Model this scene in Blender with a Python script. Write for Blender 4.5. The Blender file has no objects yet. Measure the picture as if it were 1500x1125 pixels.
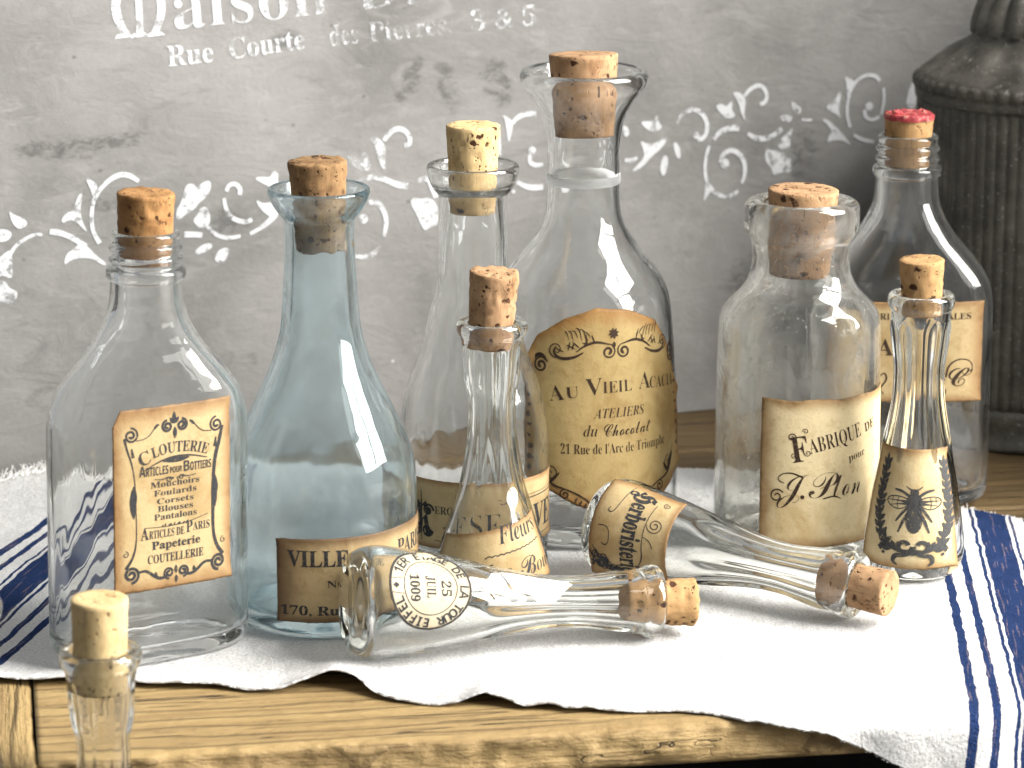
import bpy, bmesh, math, random
import numpy as np
from mathutils import Vector, Matrix, noise
from mathutils.geometry import tessellate_polygon

random.seed(7)
SC = bpy.context.scene
COL = SC.collection
R = math.radians

# ------------------------------------------------------------------ camera
cam = bpy.data.cameras.new('camera')
cam.sensor_width = 36.0
cam.lens = 115.2
cam.clip_start = 0.05
cam.clip_end = 50
cam.dof.use_dof = True
cam.dof.focus_distance = 1.27
cam.dof.aperture_fstop = 16.0
cam_o = bpy.data.objects.new('camera', cam)
cam_o.location = (0, -1.25, 0.40)
cam_o.rotation_euler = (R(90 - 14.3), 0, 0)
COL.objects.link(cam_o)
SC.camera = cam_o

# ------------------------------------------------------------------ light: one tall window to the right, dim room around
world = bpy.data.worlds.new('World')
SC.world = world
world.use_nodes = True
bg = world.node_tree.nodes['Background']
bg.inputs[0].default_value = (0.92, 0.96, 1.0, 1)
bg.inputs[1].default_value = 0.40


def window_pane(loc, target, sx, sy, power):
    l = bpy.data.lights.new('window_light', 'AREA')
    l.shape = 'RECTANGLE'
    l.size, l.size_y = sx, sy
    l.energy = power
    l.color = (1.0, 0.975, 0.94)
    o = bpy.data.objects.new('window_light', l)
    o.location = loc
    o.rotation_euler = (Vector(target) - Vector(loc)).to_track_quat('-Z', 'Y').to_euler()
    COL.objects.link(o)


WC = Vector((1.83, -0.52, 1.28))          # centre of the window
WD = (Vector((0.02, 0.0, 0.06)) - WC).normalized()
WX = Vector((0, 0, 1)).cross(WD).normalized()
WY = WD.cross(WX).normalized()
for i in (-1, 1):
    for j in (-1, 1):
        p = WC + WX * (i * 0.39) + WY * (j * 0.54)
        window_pane(p, p + WD, 0.71, 0.98, 72.0)

SC.view_settings.view_transform = 'Standard'
SC.view_settings.look = 'None'
SC.view_settings.exposure = 0.0
SC.view_settings.gamma = 1.0
SC.view_settings.use_curve_mapping = False
SC.render.engine = 'CYCLES'
cy = SC.cycles
cy.use_denoising = True
cy.denoiser = 'OPENIMAGEDENOISE'
cy.max_bounces = 28
cy.transmission_bounces = 28
cy.glossy_bounces = 12
cy.diffuse_bounces = 4
cy.transparent_max_bounces = 32
cy.caustics_reflective = True
cy.caustics_refractive = True
cy.blur_glossy = 0.6
cy.sample_clamp_indirect = 6.0
cy.use_adaptive_sampling = True
cy.adaptive_threshold = 0.025

MM = 0.001


# ------------------------------------------------------------------ node helpers
class NT:
    def __init__(self, name):
        self.m = bpy.data.materials.new(name)
        self.m.use_nodes = True
        self.t = self.m.node_tree
        for n in list(self.t.nodes):
            self.t.nodes.remove(n)
        self.out = self.n('ShaderNodeOutputMaterial')

    def n(self, kind, **kw):
        nd = self.t.nodes.new(kind)
        for k, v in kw.items():
            setattr(nd, k, v)
        return nd

    def set(self, sock, v):
        if isinstance(v, bpy.types.NodeSocket):
            self.t.links.new(v, sock)
        elif v is not None:
            if isinstance(v, tuple) and len(v) == 3 and sock.type == 'RGBA':
                v = (*v, 1)
            sock.default_value = v

    def math(self, op, a, b=None, c=None, clamp=False):
        nd = self.n('ShaderNodeMath', operation=op, use_clamp=clamp)
        for i, v in enumerate((a, b, c)):
            if v is not None:
                self.set(nd.inputs[i], v)
        return nd.outputs[0]

    def smooth(self, v, lo, hi, a=0.0, b=1.0):
        nd = self.n('ShaderNodeMapRange', interpolation_type='SMOOTHSTEP')
        for i, x in enumerate((v, lo, hi, a, b)):
            self.set(nd.inputs[i], x)
        return nd.outputs[0]

    def noise(self, vec, scale, detail=4.0, rough=0.55, dist=0.0):
        nd = self.n('ShaderNodeTexNoise')
        if vec is not None:
            self.set(nd.inputs['Vector'], vec)
        nd.inputs['Scale'].default_value = scale
        nd.inputs['Detail'].default_value = detail
        nd.inputs['Roughness'].default_value = rough
        nd.inputs['Distortion'].default_value = dist
        return nd.outputs[0]

    def voronoi(self, vec, scale, feature='F1'):
        nd = self.n('ShaderNodeTexVoronoi', feature=feature)
        self.set(nd.inputs['Vector'], vec)
        nd.inputs['Scale'].default_value = scale
        return nd

    def map(self, vec, loc=(0, 0, 0), rot=(0, 0, 0), scale=(1, 1, 1)):
        nd = self.n('ShaderNodeMapping')
        self.set(nd.inputs[0], vec)
        nd.inputs[1].default_value = loc
        nd.inputs[2].default_value = rot
        nd.inputs[3].default_value = scale
        return nd.outputs[0]

    def obj(self):
        return self.n('ShaderNodeTexCoord').outputs['Object']

    def uv(self):
        return self.n('ShaderNodeTexCoord').outputs['UV']

    def mix(self, f, a, b, blend='MIX'):
        nd = self.n('ShaderNodeMix', data_type='RGBA', blend_type=blend)
        self.set(nd.inputs['Factor'], f)
        self.set(nd.inputs[6], a)
        self.set(nd.inputs[7], b)
        return nd.outputs[2]

    def ramp(self, f, stops, interp='LINEAR'):
        nd = self.n('ShaderNodeValToRGB')
        self.set(nd.inputs[0], f)
        cr = nd.color_ramp
        cr.interpolation = interp
        while len(cr.elements) < len(stops):
            cr.elements.new(0.5)
        for e, (p, c) in zip(cr.elements, stops):
            e.position = p
            e.color = (*c, 1) if len(c) == 3 else c
        return nd.outputs[0]

    def bump(self, h, strength, dist):
        nd = self.n('ShaderNodeBump')
        self.set(nd.inputs['Height'], h)
        nd.inputs['Strength'].default_value = strength
        nd.inputs['Distance'].default_value = dist
        return nd.outputs[0]

    def principled(self, color, rough=0.5, normal=None, metallic=0.0, spec=0.5, sheen=0.0):
        p = self.n('ShaderNodeBsdfPrincipled')
        self.set(p.inputs['Base Color'], color)
        self.set(p.inputs['Roughness'], rough)
        self.set(p.inputs['Metallic'], metallic)
        p.inputs['Specular IOR Level'].default_value = spec
        p.inputs['Sheen Weight'].default_value = sheen
        if normal is not None:
            self.set(p.inputs['Normal'], normal)
        return p.outputs[0]

    def mixsh(self, f, a, b):
        nd = self.n('ShaderNodeMixShader')
        self.set(nd.inputs[0], f)
        self.set(nd.inputs[1], a)
        self.set(nd.inputs[2], b)
        return nd.outputs[0]

    def done(self, sh):
        self.set(self.out.inputs[0], sh)
        return self.m


# ------------------------------------------------------------------ materials
def glass_mat(name, color, rough=0.0, wave=0.25, seeds=0.0, off=0.0, haze=0.0, film=(0.8, 0.8, 0.78), dust=0.0):
    k = NT(name)
    o = k.map(k.obj(), loc=(off, off * 0.7, 0), scale=(1, 1, 0.45))
    h = k.noise(o, 55, 2.0, 0.5)
    if seeds:
        v = k.voronoi(k.obj(), 420).outputs['Distance']
        s = k.smooth(v, 0.10, 0.22, 1, 0)
        gate = k.smooth(k.noise(k.obj(), 60, 3), 0.50, 0.62)
        h = k.math('ADD', h, k.math('MULTIPLY', k.math('MULTIPLY', s, gate), seeds))
    g = k.n('ShaderNodeBsdfGlass')
    k.set(g.inputs['Color'], color)
    g.inputs['Roughness'].default_value = rough
    g.inputs['IOR'].default_value = 1.5
    k.set(g.inputs['Normal'], k.bump(h, wave, 0.0012))
    if not haze and not dust:
        return k.done(g.outputs[0])
    # thin uneven film of dust and lime inside; also stands in for bright reflections
    d1, d2 = k.n('ShaderNodeBsdfDiffuse'), k.n('ShaderNodeBsdfTranslucent')
    k.set(d1.inputs[0], film)
    k.set(d2.inputs[0], film)
    f = k.math('MULTIPLY', k.smooth(k.noise(k.map(k.obj(), scale=(1, 1, 0.7)), 38, 5, 0.65, 0.5), 0.38, 0.66, 0.15, 1.7), haze)
    if dust:
        # settled dust and small bright seeds
        v = k.voronoi(k.map(k.obj(), loc=(off, 0, off)), 260).outputs['Distance']
        sp = k.math('MULTIPLY', k.smooth(v, 0.05, 0.13, 1, 0), k.smooth(k.noise(k.obj(), 30, 3), 0.46, 0.60))
        gr = k.smooth(k.noise(k.obj(), 1400, 2, 0.6), 0.60, 0.72, 0, 0.35)
        f = k.math('ADD', f, k.math('MULTIPLY', k.math('MAXIMUM', sp, gr), dust))
    return k.done(k.mixsh(f, g.outputs[0], k.mixsh(0.5, d1.outputs[0], d2.outputs[0])))


M = {}
M['clear'] = glass_mat('clear_glass', (0.99, 0.995, 0.992), 0, 0.42, dust=0.16)
M['clear2'] = glass_mat('clear_glass_wavy', (0.975, 0.985, 0.975), 0, 0.38, off=0.3)
M['fluted'] = glass_mat('fluted_glass', (0.988, 0.992, 0.985), 0, 0.42, off=0.7, dust=0.10)
M['seedy'] = glass_mat('seedy_glass', (0.985, 0.985, 0.97), 0.0, 0.40, seeds=0.8, off=0.5, dust=0.5)
M['seedy_in'] = glass_mat('seedy_glass_inside', (0.985, 0.985, 0.97), 0.05, 0.5, off=0.2, haze=0.24)
M['blue'] = glass_mat('blue_glass', (0.925, 0.968, 0.979), 0.0, 0.38, off=0.9, dust=0.12)
M['clear_in'] = glass_mat('clear_glass_inside', (0.99, 0.993, 0.99), 0, 0.5, off=1.2, haze=0.055)
M['blue_in'] = glass_mat('blue_glass_inside', (0.93, 0.968, 0.976), 0.07, 0.35, off=0.4, haze=0.13, film=(0.84, 0.91, 0.935))


def cork_mat(name, light, dark, off, pits=1.0):
    k = NT(name)
    o = k.map(k.obj(), loc=(off, off * 1.7, off * 0.3))
    n1 = k.noise(o, 130, 5, 0.6)
    n2 = k.noise(k.map(o, scale=(1, 1, 0.35)), 420, 4, 0.6)
    col = k.ramp(n1, [(0.30, dark), (0.50, light), (0.75, tuple(min(1, c * 1.18) for c in light))])
    col = k.mix(k.smooth(n2, 0.45, 0.75, 0, 0.45), col, tuple(c * 0.55 for c in light))
    warp = k.noise(o, 420, 3)
    pit = 0.0
    for vs, lo, hi, g0, sq in ((150, 0.17, 0.29, 0.55, 1.5), (330, 0.14, 0.27, 0.56, 0.8), (640, 0.12, 0.28, 0.56, 1.0)):
        vd = k.voronoi(k.map(o, loc=(vs * 0.01, 0, 0), scale=(1, 1, sq)), vs)
        d = k.math('ADD', vd.outputs['Distance'], k.math('MULTIPLY', k.math('SUBTRACT', warp, 0.5), 0.6))
        gate = k.smooth(k.noise(k.map(o, loc=(vs * 0.02, 1, 0)), vs * 0.5, 2), g0 - 0.05 * pits, g0 + 0.09 - 0.05 * pits)
        pit = k.math('MAXIMUM', pit, k.math('MULTIPLY', k.smooth(d, lo, hi, 1, 0), gate, clamp=True))
    # thin dark lenticel lines
    ln = k.noise(k.map(o, scale=(1, 1, 0.22)), 300, 2)
    line = k.smooth(k.math('ABSOLUTE', k.math('SUBTRACT', ln, 0.5)), 0.0, 0.012, 1, 0)
    line = k.math('MULTIPLY', line, k.smooth(k.noise(o, 70, 2), 0.54, 0.62))
    dk = k.math('MAXIMUM', pit, k.math('MULTIPLY', line, 0.7))
    col = k.mix(dk, col, (0.055, 0.022, 0.010))
    h = k.math('SUBTRACT', k.math('MULTIPLY', n2, 0.35), k.math('MULTIPLY', dk, 1.0))
    return k.done(k.principled(col, 0.85, k.bump(h, 0.8, 0.0008), spec=0.2))


def paper_mat(name, light, mid, edge, off, edge_w=0.09):
    k = NT(name)
    uv = k.uv()
    sx = k.n('ShaderNodeSeparateXYZ')
    k.set(sx.inputs[0], uv)
    u, v = sx.outputs[0], sx.outputs[1]
    e = k.math('MINIMUM', k.math('MINIMUM', u, k.math('SUBTRACT', 1.0, u)),
               k.math('MINIMUM', v, k.math('SUBTRACT', 1.0, v)))
    o = k.map(k.obj(), loc=(off, off * 2.1, off))
    big = k.noise(o, 38, 4, 0.6, 0.6)
    mid_n = k.noise(o, 160, 5, 0.65)
    fine = k.noise(o, 900, 3, 0.6)
    col = k.ramp(big, [(0.33, mid), (0.52, light), (0.72, tuple(c * 1.08 for c in light))])
    col = k.mix(k.smooth(mid_n, 0.50, 0.70, 0, 0.55), col, mid)
    col = k.mix(k.smooth(fine, 0.55, 0.75, 0, 0.3), col, edge)
    ee = k.math('ADD', e, k.math('MULTIPLY', k.math('SUBTRACT', mid_n, 0.5), 0.10))
    col = k.mix(k.smooth(ee, 0.0, edge_w, 0.85, 0.0), col, edge)
    col = k.mix(k.smooth(ee, -0.02, 0.022, 0.8, 0.0), col, tuple(c * 0.35 for c in edge))
    spot = k.voronoi(o, 240).outputs['Distance']
    sp = k.math('MULTIPLY', k.smooth(spot, 0.06, 0.12, 1, 0), k.smooth(big, 0.50, 0.6))
    col = k.mix(k.math('MULTIPLY', sp, 0.5), col, edge)
    h = k.math('ADD', k.math('MULTIPLY', mid_n, 0.5), k.math('MULTIPLY', fine, 0.2))
    p = k.principled(col, 0.62, k.bump(h, 0.6, 0.0009), spec=0.35)
    t = k.n('ShaderNodeBsdfTranslucent')
    k.set(t.inputs[0], col)
    return k.done(k.mixsh(0.15, p, t.outputs[0]))


def ink_mat(name, color, wear=0.5):
    k = NT(name)
    n = k.noise(k.obj(), 700, 3, 0.7)
    n2 = k.noise(k.obj(), 2600, 2, 0.6)
    f = k.smooth(k.math('ADD', k.math('MULTIPLY', n, 0.6), k.math('MULTIPLY', n2, 0.4)), 0.50, 0.66, 0, wear)
    p = k.principled(color, 0.7, spec=0.2)
    t = k.n('ShaderNodeBsdfTransparent')
    return k.done(k.mixsh(f, p, t.outputs[0]))


M['ink_grey'] = ink_mat('grey_printed_ink', (0.05, 0.05, 0.05), 0.75)
M['ink'] = ink_mat('printed_ink', (0.028, 0.028, 0.030), 0.65)
M['ink_brown'] = ink_mat('brown_ink', (0.035, 0.020, 0.012), 0.45)
M['paper_tan'] = paper_mat('aged_paper', (0.42, 0.315, 0.16), (0.30, 0.20, 0.082), (0.21, 0.105, 0.035), 0.1, 0.11)
M['paper_gold'] = paper_mat('golden_paper', (0.385, 0.28, 0.115), (0.275, 0.175, 0.056), (0.25, 0.115, 0.027), 0.6, 0.10)
M['paper_dark'] = paper_mat('brown_paper', (0.38, 0.28, 0.14), (0.24, 0.155, 0.065), (0.09, 0.042, 0.016), 0.9, 0.16)
M['paper_pale'] = paper_mat('pale_paper', (0.64, 0.525, 0.31), (0.49, 0.36, 0.175), (0.28, 0.15, 0.05), 1.4, 0.10)
M['paper_cream'] = paper_mat('cream_paper', (0.50, 0.435, 0.31), (0.40, 0.335, 0.21), (0.34, 0.24, 0.13), 1.9, 0.05)


def towel_mat():
    k = NT('striped_cotton')
    uv = k.uv()
    sx = k.n('ShaderNodeSeparateXYZ')
    k.set(sx.inputs[0], uv)
    U, V = sx.outputs[0], sx.outputs[1]          # millimetres across / along the cloth
    uvm = k.n('ShaderNodeCombineXYZ')
    k.set(uvm.inputs[0], U)
    k.set(uvm.inputs[1], V)
    wob = k.math('MULTIPLY', k.math('SUBTRACT', k.noise(uvm.outputs[0], 0.09, 2), 0.5), 2.4)
    fz = k.math('MULTIPLY', k.math('SUBTRACT', k.noise(uvm.outputs[0], 1.5, 2), 0.5), 0.7)
    d = k.math('MAXIMUM', k.math('SUBTRACT', -165.0, U), k.math('SUBTRACT', U, 171.8))
    d = k.math('ADD', d, k.math('ADD', wob, fz))
    t = k.math('DIVIDE', d, 60.0, clamp=True)
    W, B = (0, 0, 0), (1, 1, 1)
    st = [(0, W)]
    for a, b in ((1, 4.3), (9.0, 11.8), (17.2, 18.6), (19.8, 32.0), (33.4, 34.6), (39.5, 42), (46, 49.5)):
        st += [(a / 60, B), (b / 60, W)]
    blue = k.ramp(t, st, 'CONSTANT')
    # woven specks: white threads through the blue
    sp = k.noise(k.map(uvm.outputs[0], scale=(1.3, 0.55, 1)), 2.6, 2, 0.6)
    speck = k.smooth(sp, 0.50, 0.64, 0, 0.42)
    grid = k.math('MULTIPLY', k.math('SINE', k.math('MULTIPLY', U, 6.9)), k.math('SINE', k.math('MULTIPLY', V, 6.9)))
    bcol = k.mix(speck, (0.010, 0.026, 0.092), (0.075, 0.118, 0.235))
    bcol = k.mix(k.smooth(grid, 0.2, 0.9, 0, 0.14), bcol, (0.16, 0.21, 0.34))
    pk = k.math('MULTIPLY', k.smooth(k.noise(k.map(uvm.outputs[0], scale=(1, 0.05, 1)), 0.8, 1), 0.60, 0.64),
                k.smooth(k.noise(uvm.outputs[0], 1.4, 2), 0.45, 0.6))
    bcol = k.mix(k.math('MULTIPLY', pk, 0.4), bcol, (0.55, 0.36, 0.28))
    cn = k.noise(uvm.outputs[0], 0.9, 4, 0.65)
    wcol = k.mix(k.smooth(cn, 0.32, 0.60), (0.55, 0.54, 0.52), (0.76, 0.755, 0.74))
    fl = k.noise(k.map(uvm.outputs[0], scale=(0.55, 1.7, 1)), 1.0, 3, 0.6)
    gate = k.smooth(k.noise(uvm.outputs[0], 0.14, 3), 0.40, 0.62)
    wcol = k.mix(k.math('MULTIPLY', k.smooth(fl, 0.60, 0.70), gate), wcol, (0.33, 0.32, 0.31))
    col = k.mix(blue, wcol, bcol)
    ob = k.obj()
    h = k.math('ADD', k.math('MULTIPLY', k.noise(ob, 900, 4, 0.65), 0.7), k.math('MULTIPLY', k.noise(ob, 2600, 3, 0.7), 0.45))
    h = k.math('ADD', h, k.math('MULTIPLY', k.noise(ob, 100, 3, 0.5), 2.0))
    return k.done(k.principled(col, 0.95, k.bump(h, 1.0, 0.0019), spec=0.05, sheen=0.0))


M['towel'] = towel_mat()


def wood_mat(name, light, mid, dark, off):
    k = NT(name)
    o = k.map(k.obj(), loc=(off, off * 0.6, 0))
    warp = k.noise(k.map(o, scale=(6, 22, 22)), 1.0, 3)
    st = k.map(o, scale=(3.0, 60, 60))
    g1 = k.noise(st, 1.0, 6, 0.62, 0.4)
    wv = k.n('ShaderNodeTexWave', wave_type='BANDS', bands_direction='Y', wave_profile='SAW')
    k.set(wv.inputs[0], k.map(o, scale=(0.35, 1, 1.3)))
    wv.inputs['Scale'].default_value = 34
    wv.inputs['Distortion'].default_value = 7.0
    wv.inputs['Detail'].default_value = 3.0
    wv.inputs['Detail Scale'].default_value = 0.6
    ring = wv.outputs[1]
    fine = k.noise(k.map(o, scale=(14, 500, 500)), 1.0, 4, 0.7)
    col = k.ramp(g1, [(0.28, mid), (0.55, light), (0.78, tuple(min(1, c * 1.15) for c in light))])
    line = k.smooth(ring, 0.74, 1.0, 0, 0.62)
    col = k.mix(k.math('MULTIPLY', line, k.smooth(warp, 0.35, 0.6, 0.2, 0.9)), col, dark)
    col = k.mix(k.smooth(fine, 0.56, 0.74, 0, 0.55), col, mid)
    stain = k.noise(k.map(o, scale=(9, 16, 16)), 1.0, 4, 0.6)
    col = k.mix(k.smooth(stain, 0.58, 0.78, 0, 0.7), col, dark)
    strk = k.noise(k.map(o, scale=(2.2, 170, 170)), 1.0, 5, 0.7)
    col = k.mix(k.smooth(strk, 0.50, 0.74, 0, 0.6), col, mid)
    rough_n = k.noise(k.map(o, scale=(60, 160, 160)), 1.0, 5, 0.7)
    col = k.mix(k.smooth(rough_n, 0.55, 0.75, 0, 0.5), col, dark)
    crack = k.noise(k.map(o, scale=(5, 110, 110)), 1.0, 2, 0.5)
    ck = k.math('MULTIPLY', k.smooth(k.math('ABSOLUTE', k.math('SUBTRACT', crack, 0.5)), 0.0, 0.010, 1, 0),
                k.smooth(k.noise(k.map(o, scale=(12, 30, 30)), 1.0, 2), 0.55, 0.63))
    col = k.mix(ck, col, (0.03, 0.015, 0.008))
    h = k.math('SUBTRACT', k.math('ADD', k.math('MULTIPLY', g1, 0.8), k.math('ADD', k.math('MULTIPLY', fine, 0.3), k.math('MULTIPLY', rough_n, 0.5))),
               k.math('ADD', k.math('MULTIPLY', ck, 1.0), k.math('MULTIPLY', line, 0.35)))
    return k.done(k.principled(col, 0.62, k.bump(h, 1.0, 0.0032), spec=0.3))


M['wood'] = wood_mat('honey_pine', (0.31, 0.215, 0.092), (0.19, 0.12, 0.049), (0.045, 0.025, 0.011), 0.0)
M['wood2'] = wood_mat('shaded_brown_pine', (0.125, 0.082, 0.034), (0.072, 0.045, 0.019), (0.030, 0.018, 0.008), 0.37)  # browner back planks, with the shade back there also put into the colour
M['wood3'] = wood_mat('end_pine', (0.30, 0.21, 0.09), (0.17, 0.102, 0.042), (0.045, 0.025, 0.012), 0.71)
k = NT('dark_table')
M['dark'] = k.done(k.principled(k.ramp(k.noise(k.map(k.obj(), scale=(3, 40, 1)), 1, 4),
                                       [(0.3, (0.012, 0.009, 0.007)), (0.7, (0.03, 0.022, 0.016))]), 0.6))


# ------------------------------------------------------------------ scene graph helpers
def tag(o, label=None, cat=None, group=None, kind=None):
    for key, v in (('label', label), ('category', cat), ('group', group), ('kind', kind)):
        if v:
            o[key] = v
    return o


def empty(name, label=None, cat=None, group=None, loc=(0, 0, 0), rz=0.0):
    o = bpy.data.objects.new(name, None)
    o.empty_display_size = 0.02
    o.location = loc
    o.rotation_euler = (0, 0, rz)
    COL.objects.link(o)
    return tag(o, label, cat, group)


def mesh(name, verts, faces, mats, parent=None, smooth=True, uvs=None, midx=None):
    me = bpy.data.meshes.new(name)
    me.from_pydata([tuple(map(float, v)) for v in verts], [], faces)
    for m in (mats if isinstance(mats, (list, tuple)) else [mats]):
        if m:
            me.materials.append(m)
    if smooth:
        me.polygons.foreach_set('use_smooth', [True] * len(me.polygons))
    if midx is not None:
        me.polygons.foreach_set('material_index', midx)
    if uvs is not None:
        lay = me.uv_layers.new(name='UVMap')
        idx = np.empty(len(me.loops), dtype=np.int32)
        me.loops.foreach_get('vertex_index', idx)
        lay.data.foreach_set('uv', np.asarray(uvs, dtype=np.float32)[idx].ravel())
    me.update()
    o = bpy.data.objects.new(name, me)
    COL.objects.link(o)
    o.parent = parent
    return o


def chaikin(p, it=2, closed=False):
    p = np.asarray(p, float)
    for _ in range(it):
        q = np.roll(p, -1, 0) if closed else p[1:]
        a = p if closed else p[:-1]
        lo, hi = a * 0.75 + q * 0.25, a * 0.25 + q * 0.75
        n = np.empty((2 * len(lo), p.shape[1]))
        n[0::2], n[1::2] = lo, hi
        p = n if closed else np.vstack([p[:1], n, p[-1:]])
    return p


# ------------------------------------------------------------------ flat ink: strokes, fills and lettering in 2-D (millimetres)
def style(s, st):
    A, a, d = {'bold': (0x1D400, 0x1D41A, 0x1D7CE), 'bital': (0x1D468, 0x1D482, 0x1D7CE),
               'script': (0x1D4D0, 0x1D4EA, 0x1D7CE), 'goth': (0x1D56C, 0x1D586, 0x1D7CE),
               'sans': (65, 97, 48), 'sansb': (0x1D5D4, 0x1D5EE, 0x1D7EC)}[st]
    return ''.join(chr(A + ord(c) - 65) if 'A' <= c <= 'Z' else chr(a + ord(c) - 97) if 'a' <= c <= 'z'
                   else chr(d + ord(c) - 48) if '0' <= c <= '9' else c for c in s)


_glyphs = {}
TYPE = bpy.data.scenes.new('type_setting')        # scratch scene for turning type into outlines, removed at the end


def text_mesh(s, st, offset=0.0):
    key = (s, st, offset)
    if key not in _glyphs:
        cu = bpy.data.curves.new('lettering', 'FONT')
        cu.body = style(s, st)
        cu.resolution_u = 3
        cu.offset = offset
        o = bpy.data.objects.new('lettering', cu)
        TYPE.collection.objects.link(o)
        vl = TYPE.view_layers[0]
        vl.update()
        me = bpy.data.meshes.new_from_object(o.evaluated_get(vl.depsgraph))
        v = np.array([(q.co.x, q.co.y) for q in me.vertices]) if len(me.vertices) else np.zeros((0, 2))
        f = [tuple(p.vertices) for p in me.polygons]
        bpy.data.objects.remove(o)
        bpy.data.curves.remove(cu)
        bpy.data.meshes.remove(me)
        _glyphs[key] = (v, f)
    return _glyphs[key]


class Ink:
    def __init__(self):
        self.v, self.f, self.o, self.k = [], [], [], 0

    def add(self, pts, faces):
        b = len(self.v)
        self.v += [tuple(p) for p in pts]
        self.f += [tuple(i + b for i in q) for q in faces]
        self.o += [self.k] * len(pts)
        self.k += 1

    def stroke(self, pts, w, it=2):
        p = np.asarray(pts, float)
        w = np.full(len(p), w) if np.isscalar(w) else np.asarray(w, float)
        a = chaikin(np.column_stack([p, w]), it)
        p, w = a[:, :2], a[:, 2]
        t = np.gradient(p, axis=0)
        t /= np.linalg.norm(t, axis=1)[:, None] + 1e-9
        nrm = np.column_stack([-t[:, 1], t[:, 0]]) * w[:, None] * 0.5
        pts = np.empty((2 * len(p), 2))
        pts[0::2], pts[1::2] = p + nrm, p - nrm
        self.add(pts, [(2 * i, 2 * i + 1, 2 * i + 3, 2 * i + 2) for i in range(len(p) - 1)])

    def poly(self, pts, it=1):
        p = chaikin(pts, it, True) if it else np.asarray(pts, float)
        tri = tessellate_polygon([[Vector((a, b, 0)) for a, b in p]])
        self.add(p, tri)

    def disc(self, x, y, r, n=14, ry=None):
        ry = ry or r
        self.poly([(x + r * math.cos(i * 2 * math.pi / n), y + ry * math.sin(i * 2 * math.pi / n)) for i in range(n)], 0)

    def circle(self, x, y, r, w, n=64):
        self.stroke([(x + r * math.cos(i * 2 * math.pi / n), y + r * math.sin(i * 2 * math.pi / n)) for i in range(n + 1)], w, 0)

    def spiral(self, x, y, r0, r1, a0, turns, w0, w1):
        n = int(14 * abs(turns)) + 4
        pts, ws = [], []
        for i in range(n):
            t = i / (n - 1)
            r = r0 + (r1 - r0) * t
            a = R(a0) + turns * 2 * math.pi * t
            pts.append((x + r * math.cos(a), y + r * math.sin(a)))
            ws.append(w0 + (w1 - w0) * t)
        self.stroke(pts, ws, 1)

    def leaf(self, x, y, ang, ln, wd):
        c, s = math.cos(R(ang)), math.sin(R(ang))
        prof = [(0, 0.06), (0.25, 0.42), (0.55, 0.5), (0.8, 0.28), (1, 0)]
        pts = [(a * ln, b * wd) for a, b in prof] + [(a * ln, -b * wd * 0.8) for a, b in prof[-2::-1]]
        self.poly([(x + a * c - b * s, y + a * s + b * c) for a, b in pts], 1)

    def text(self, s, x, y, h, st='bold', width=None, align='c', rot=0.0, arc=None, offset=0.0, shear=0.0):
        """h: capital height in mm; (x, y): anchor on the baseline; arc: radius of an arched baseline"""
        v, f = text_mesh(s, st, offset)
        if not len(v):
            return
        v = v.copy()
        v *= h / 0.68
        x0, x1 = v[:, 0].min(), v[:, 0].max()
        v[:, 0] -= x0
        w = x1 - x0
        if width:
            v[:, 0] *= width / w
            w = width
        v[:, 0] += {'c': -w / 2, 'l': 0, 'r': -w}[align]
        v[:, 0] += shear * v[:, 1]
        if arc:
            a = v[:, 0] / arc
            v = np.column_stack([(arc + v[:, 1]) * np.sin(a), (arc + v[:, 1]) * np.cos(a) - arc])
        c, sn = math.cos(R(rot)), math.sin(R(rot))
        v = np.column_stack([x + v[:, 0] * c - v[:, 1] * sn, y + v[:, 0] * sn + v[:, 1] * c])
        self.add(v, f)

    def ring_text(self, s, x, y, r, h, a0, a1, st='sans'):
        """letters round a circle, clockwise from angle a0 to a1 (degrees), feet to the centre"""
        n = len(s)
        for i, ch in enumerate(s):
            if ch == ' ':
                continue
            a = a0 + (a1 - a0) * (i + 0.5) / n
            self.text(ch, x + r * math.cos(R(a)), y + r * math.sin(R(a)), h, st, rot=a - 90)

    def split(self, lim):
        """cut faces that are too wide to follow curved glass"""
        v, o, out = self.v, self.o, []
        work = []
        for f in self.f:
            work += [(f[0], f[i], f[i + 1]) for i in range(1, len(f) - 1)]
        mids = {}
        while work:
            t = work.pop()
            e = [abs(v[t[i]][0] - v[t[(i + 1) % 3]][0]) + 0.3 * abs(v[t[i]][1] - v[t[(i + 1) % 3]][1]) for i in range(3)]
            m = max(e)
            if m < lim:
                out.append(t)
                continue
            i = e.index(m)
            a, b, c = t[i], t[(i + 1) % 3], t[(i + 2) % 3]
            key = (min(a, b), max(a, b))
            if key not in mids:
                mids[key] = len(v)
                v.append(((v[a][0] + v[b][0]) / 2, (v[a][1] + v[b][1]) / 2))
                o.append(o[a])
            n = mids[key]
            work += [(a, n, c), (n, b, c)]
        self.f = out

    def emit(self, name, fn, mat, parent, base=0.00030, split=1.6):
        if not self.v:
            return None
        if split:
            self.split(split)
        v = np.asarray(self.v, float)
        off = base + np.asarray(self.o, float) * 0.0000015
        return mesh(name, fn(v[:, 0], v[:, 1], off), self.f, mat, parent, smooth=False)


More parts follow.
